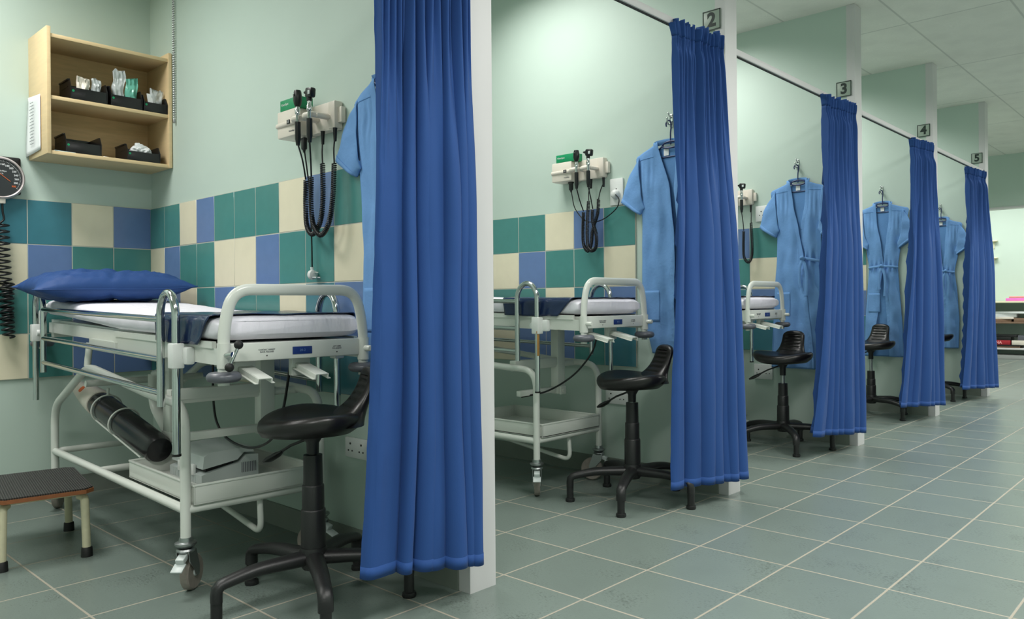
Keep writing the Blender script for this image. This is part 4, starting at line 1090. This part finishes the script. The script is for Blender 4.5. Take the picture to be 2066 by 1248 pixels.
SN = [(1.875, .07), (1.84, .15), (1.81, .215), (1.70, .205), (1.47, .166), (1.30, .168), (1.10, .185), (.80, .205), (.50, .220)]
gown(0, 'light blue gown half hidden behind the nearest curtain', -.43, V_(0, side=[(1.875, .07), (1.84, .14), (1.80, .205), (1.70, .195), (1.47, .165), (1.20, .145), (1.05, .147), (.9, .155), (.70, .175), (.5, .18)], L=[(1.88, -.06), (1.45, .02), (.5, .06)], R=[(1.88, .06), (1.45, -.01), (.5, .0)], hem=.64, cuff=.250, cz=1.545), 'both', 0, False)
gown(1, 'light blue gown hanging open beside the curtain of bay two', -.345, V_(1, side=[(1.89, .07), (1.85, .15), (1.81, .205), (1.70, .195), (1.47, .165), (1.20, .165), (.98, .165), (.80, .12), (.72, .10), (.6, .10)], L=[(1.88, -.055), (1.60, .03), (1.40, .06), (.6, .06)], R=[(1.88, .06), (1.60, .05), (1.40, .075), (.6, .07)], hem=.72, cuff=.238, cz=1.53), 'both', .03, False)
gown(2, 'light blue gown tied at the waist beside the curtain of bay three', -.40, V_(2, side=SN, L=[(1.88, -.062), (1.70, -.035), (1.50, .010), (1.30, .045), (1.0, .075), (.70, .105), (.5, .12)], R=[(1.88, .058), (1.70, .048), (1.50, .008), (1.35, -.01), (.5, .04)], hem=.515, knot=.045, half_belt=True), 'both', .0, True)
gown(3, 'light blue gown with V neck tied beside the curtain of bay four', -.415, V_(3, side=[(1.875, .07), (1.84, .16), (1.81, .225), (1.70, .205), (1.47, .150), (1.30, .125), (1.15, .135), (.80, .16), (.50, .170)], L=[(1.88, -.06), (1.70, -.05), (1.50, -.012), (1.32, .0), (1.0, -.035), (.5, -.09)], R=[(1.88, .055), (1.70, .05), (1.50, .02), (1.32, .004), (1.0, .02), (.5, .05)], hem=.50, knot=.0, cuff=.20, cz=1.50), 'both', .0, True)
gown(4, 'farthest light blue gown, tied beside the curtain of bay five', -.415, V_(4, side=[(1.875, .07), (1.84, .14), (1.81, .205), (1.70, .20), (1.47, .160), (1.30, .125), (1.10, .15), (.80, .17), (.50, .160)], L=[(1.88, -.06), (1.50, -.005), (1.3, .02), (.5, -.01)], R=[(1.88, .055), (1.50, .03), (1.32, .01), (.5, .02)], hem=.49, knot=.05, cuff=.215, cz=1.52), 'both', .0, True)

# ------------------------------------------------------------------ far end: counter, shelves and what lies on them
t = thing('storage_counter', 'long cream counter with open shelves against the far wall', 'counter', (-.9, 13.1, 0))
MB().b2(-1.7, 2.6, -.22, .31, .945, .975, .004).build('worktop', 'counter', t)
MB().b2(-1.7, 2.6, -.20, .31, .600, .630, .003).build('shelf_board', 'brown', t)
MB().b2(-1.7, 2.6, -.20, .31, .165, .195, .003).build('shelf_board', 'trimw', t)
MB().b2(-1.7, 2.6, -.10, .31, .0, .07, .003).build('plinth', 'trimw', t)
for xx in (-1.69, -.60, .9, 2.59): MB().b2(xx-.01, xx+.01, -.195, .31, .0, .945).build('upright', 'trimw', t)
rnd = random.Random(5)
def flat_item(x, y, z, sx, sy, sz, m, name, label, cat, rz=0, ry=0, grp=None):
    o = MB().box((0, 0, sz/2), (sx, sy, sz), min(.004, sz*.2)).build(name, m); o.location = (x, y, z); o.rotation_euler = (0, ry, rz)
    return tag(o, label, cat, grp)
flat_item(-1.20, 13.12, .63, .55, .32, .045, 'brown', 'cardboard_folder', 'brown folders at the bottom of the paper pile on the far shelf', 'folder', .05)
flat_item(-1.12, 13.12, .675, .5, .30, .03, 'ivory', 'paper_stack', 'cream paper stack on the brown folders on the far shelf', 'paper', -.08)
flat_item(-.72, 13.10, .63, .34, .30, .06, 'brown', 'cardboard_folder', 'brown folders right of the paper pile on the far shelf', 'folder', .1)
flat_item(-1.16, 13.12, .705, .62, .30, .06, 'paper', 'paper_stack', 'thick white paper stack on the far shelf', 'paper', .04)
flat_item(-.90, 13.10, .767, .50, .30, .035, 'paper', 'paper_stack', 'white papers topmost on the far shelf', 'paper', -.1)
o = flat_item(-1.10, 13.08, .195, .6, .30, .03, 'brown', 'magazine_stack', 'worn magazines lowest on the bottom far shelf', 'magazine', .06)
o = flat_item(-1.10, 13.06, .225, .62, .28, .02, 'bin', 'magazine_stack', 'black folder under the red box on the bottom far shelf', 'folder', .02)
o = flat_item(-1.16, 13.07, .245, .46, .26, .075, 'red', 'red_box', 'red box with pale letters on the bottom far shelf', 'box')
text_obj('box_print', 'ANA', .062, face_mtx((.04, -.1315, .036), (1, 0, 0), (0, 0, 1)), 'magenta', o, .0005, .003)
flat_item(-.78, 13.07, .245, .26, .26, .075, 'ivory', 'cardboard_box', 'cream box right of the red box on the bottom far shelf', 'box')
flat_item(-1.13, 13.07, .320, .42, .25, .05, 'bin', 'black_binder', 'black binder lying on the red box on the far shelf', 'binder')
flat_item(-1.06, 13.07, .370, .44, .25, .045, 'bin', 'black_binder', 'topmost black binder on the bottom far shelf', 'binder', .04)
flat_item(-.72, 13.07, .320, .20, .22, .085, 'bumper', 'grey_box', 'patterned grey box right of the black binders', 'box', -.05)
o = flat_item(-.84, 13.0, .975, .30, .16, .05, 'pink', 'tissue_box', 'pink box on the far counter', 'box')
flat_item(-.80, 13.0, 1.025, .28, .16, .03, 'magenta', 'card_box', 'pale red box lying on the pink box on the far counter', 'box')
for z, l in ((2.01, 'upper small cream bracket on the far wall'), (1.716, 'lower small cream bracket on the far wall')):
    q = MB(); q.b2(-.03, .06, -.10, 0, 0, .018, .004); q.b2(-.006, .006, -.03, 0, -.12, 0, .002)
    o = q.build('wall_bracket', 'counter'); o.location = (-1.26, 13.42, z); tag(o, l, 'bracket', 'small brackets on the far wall')
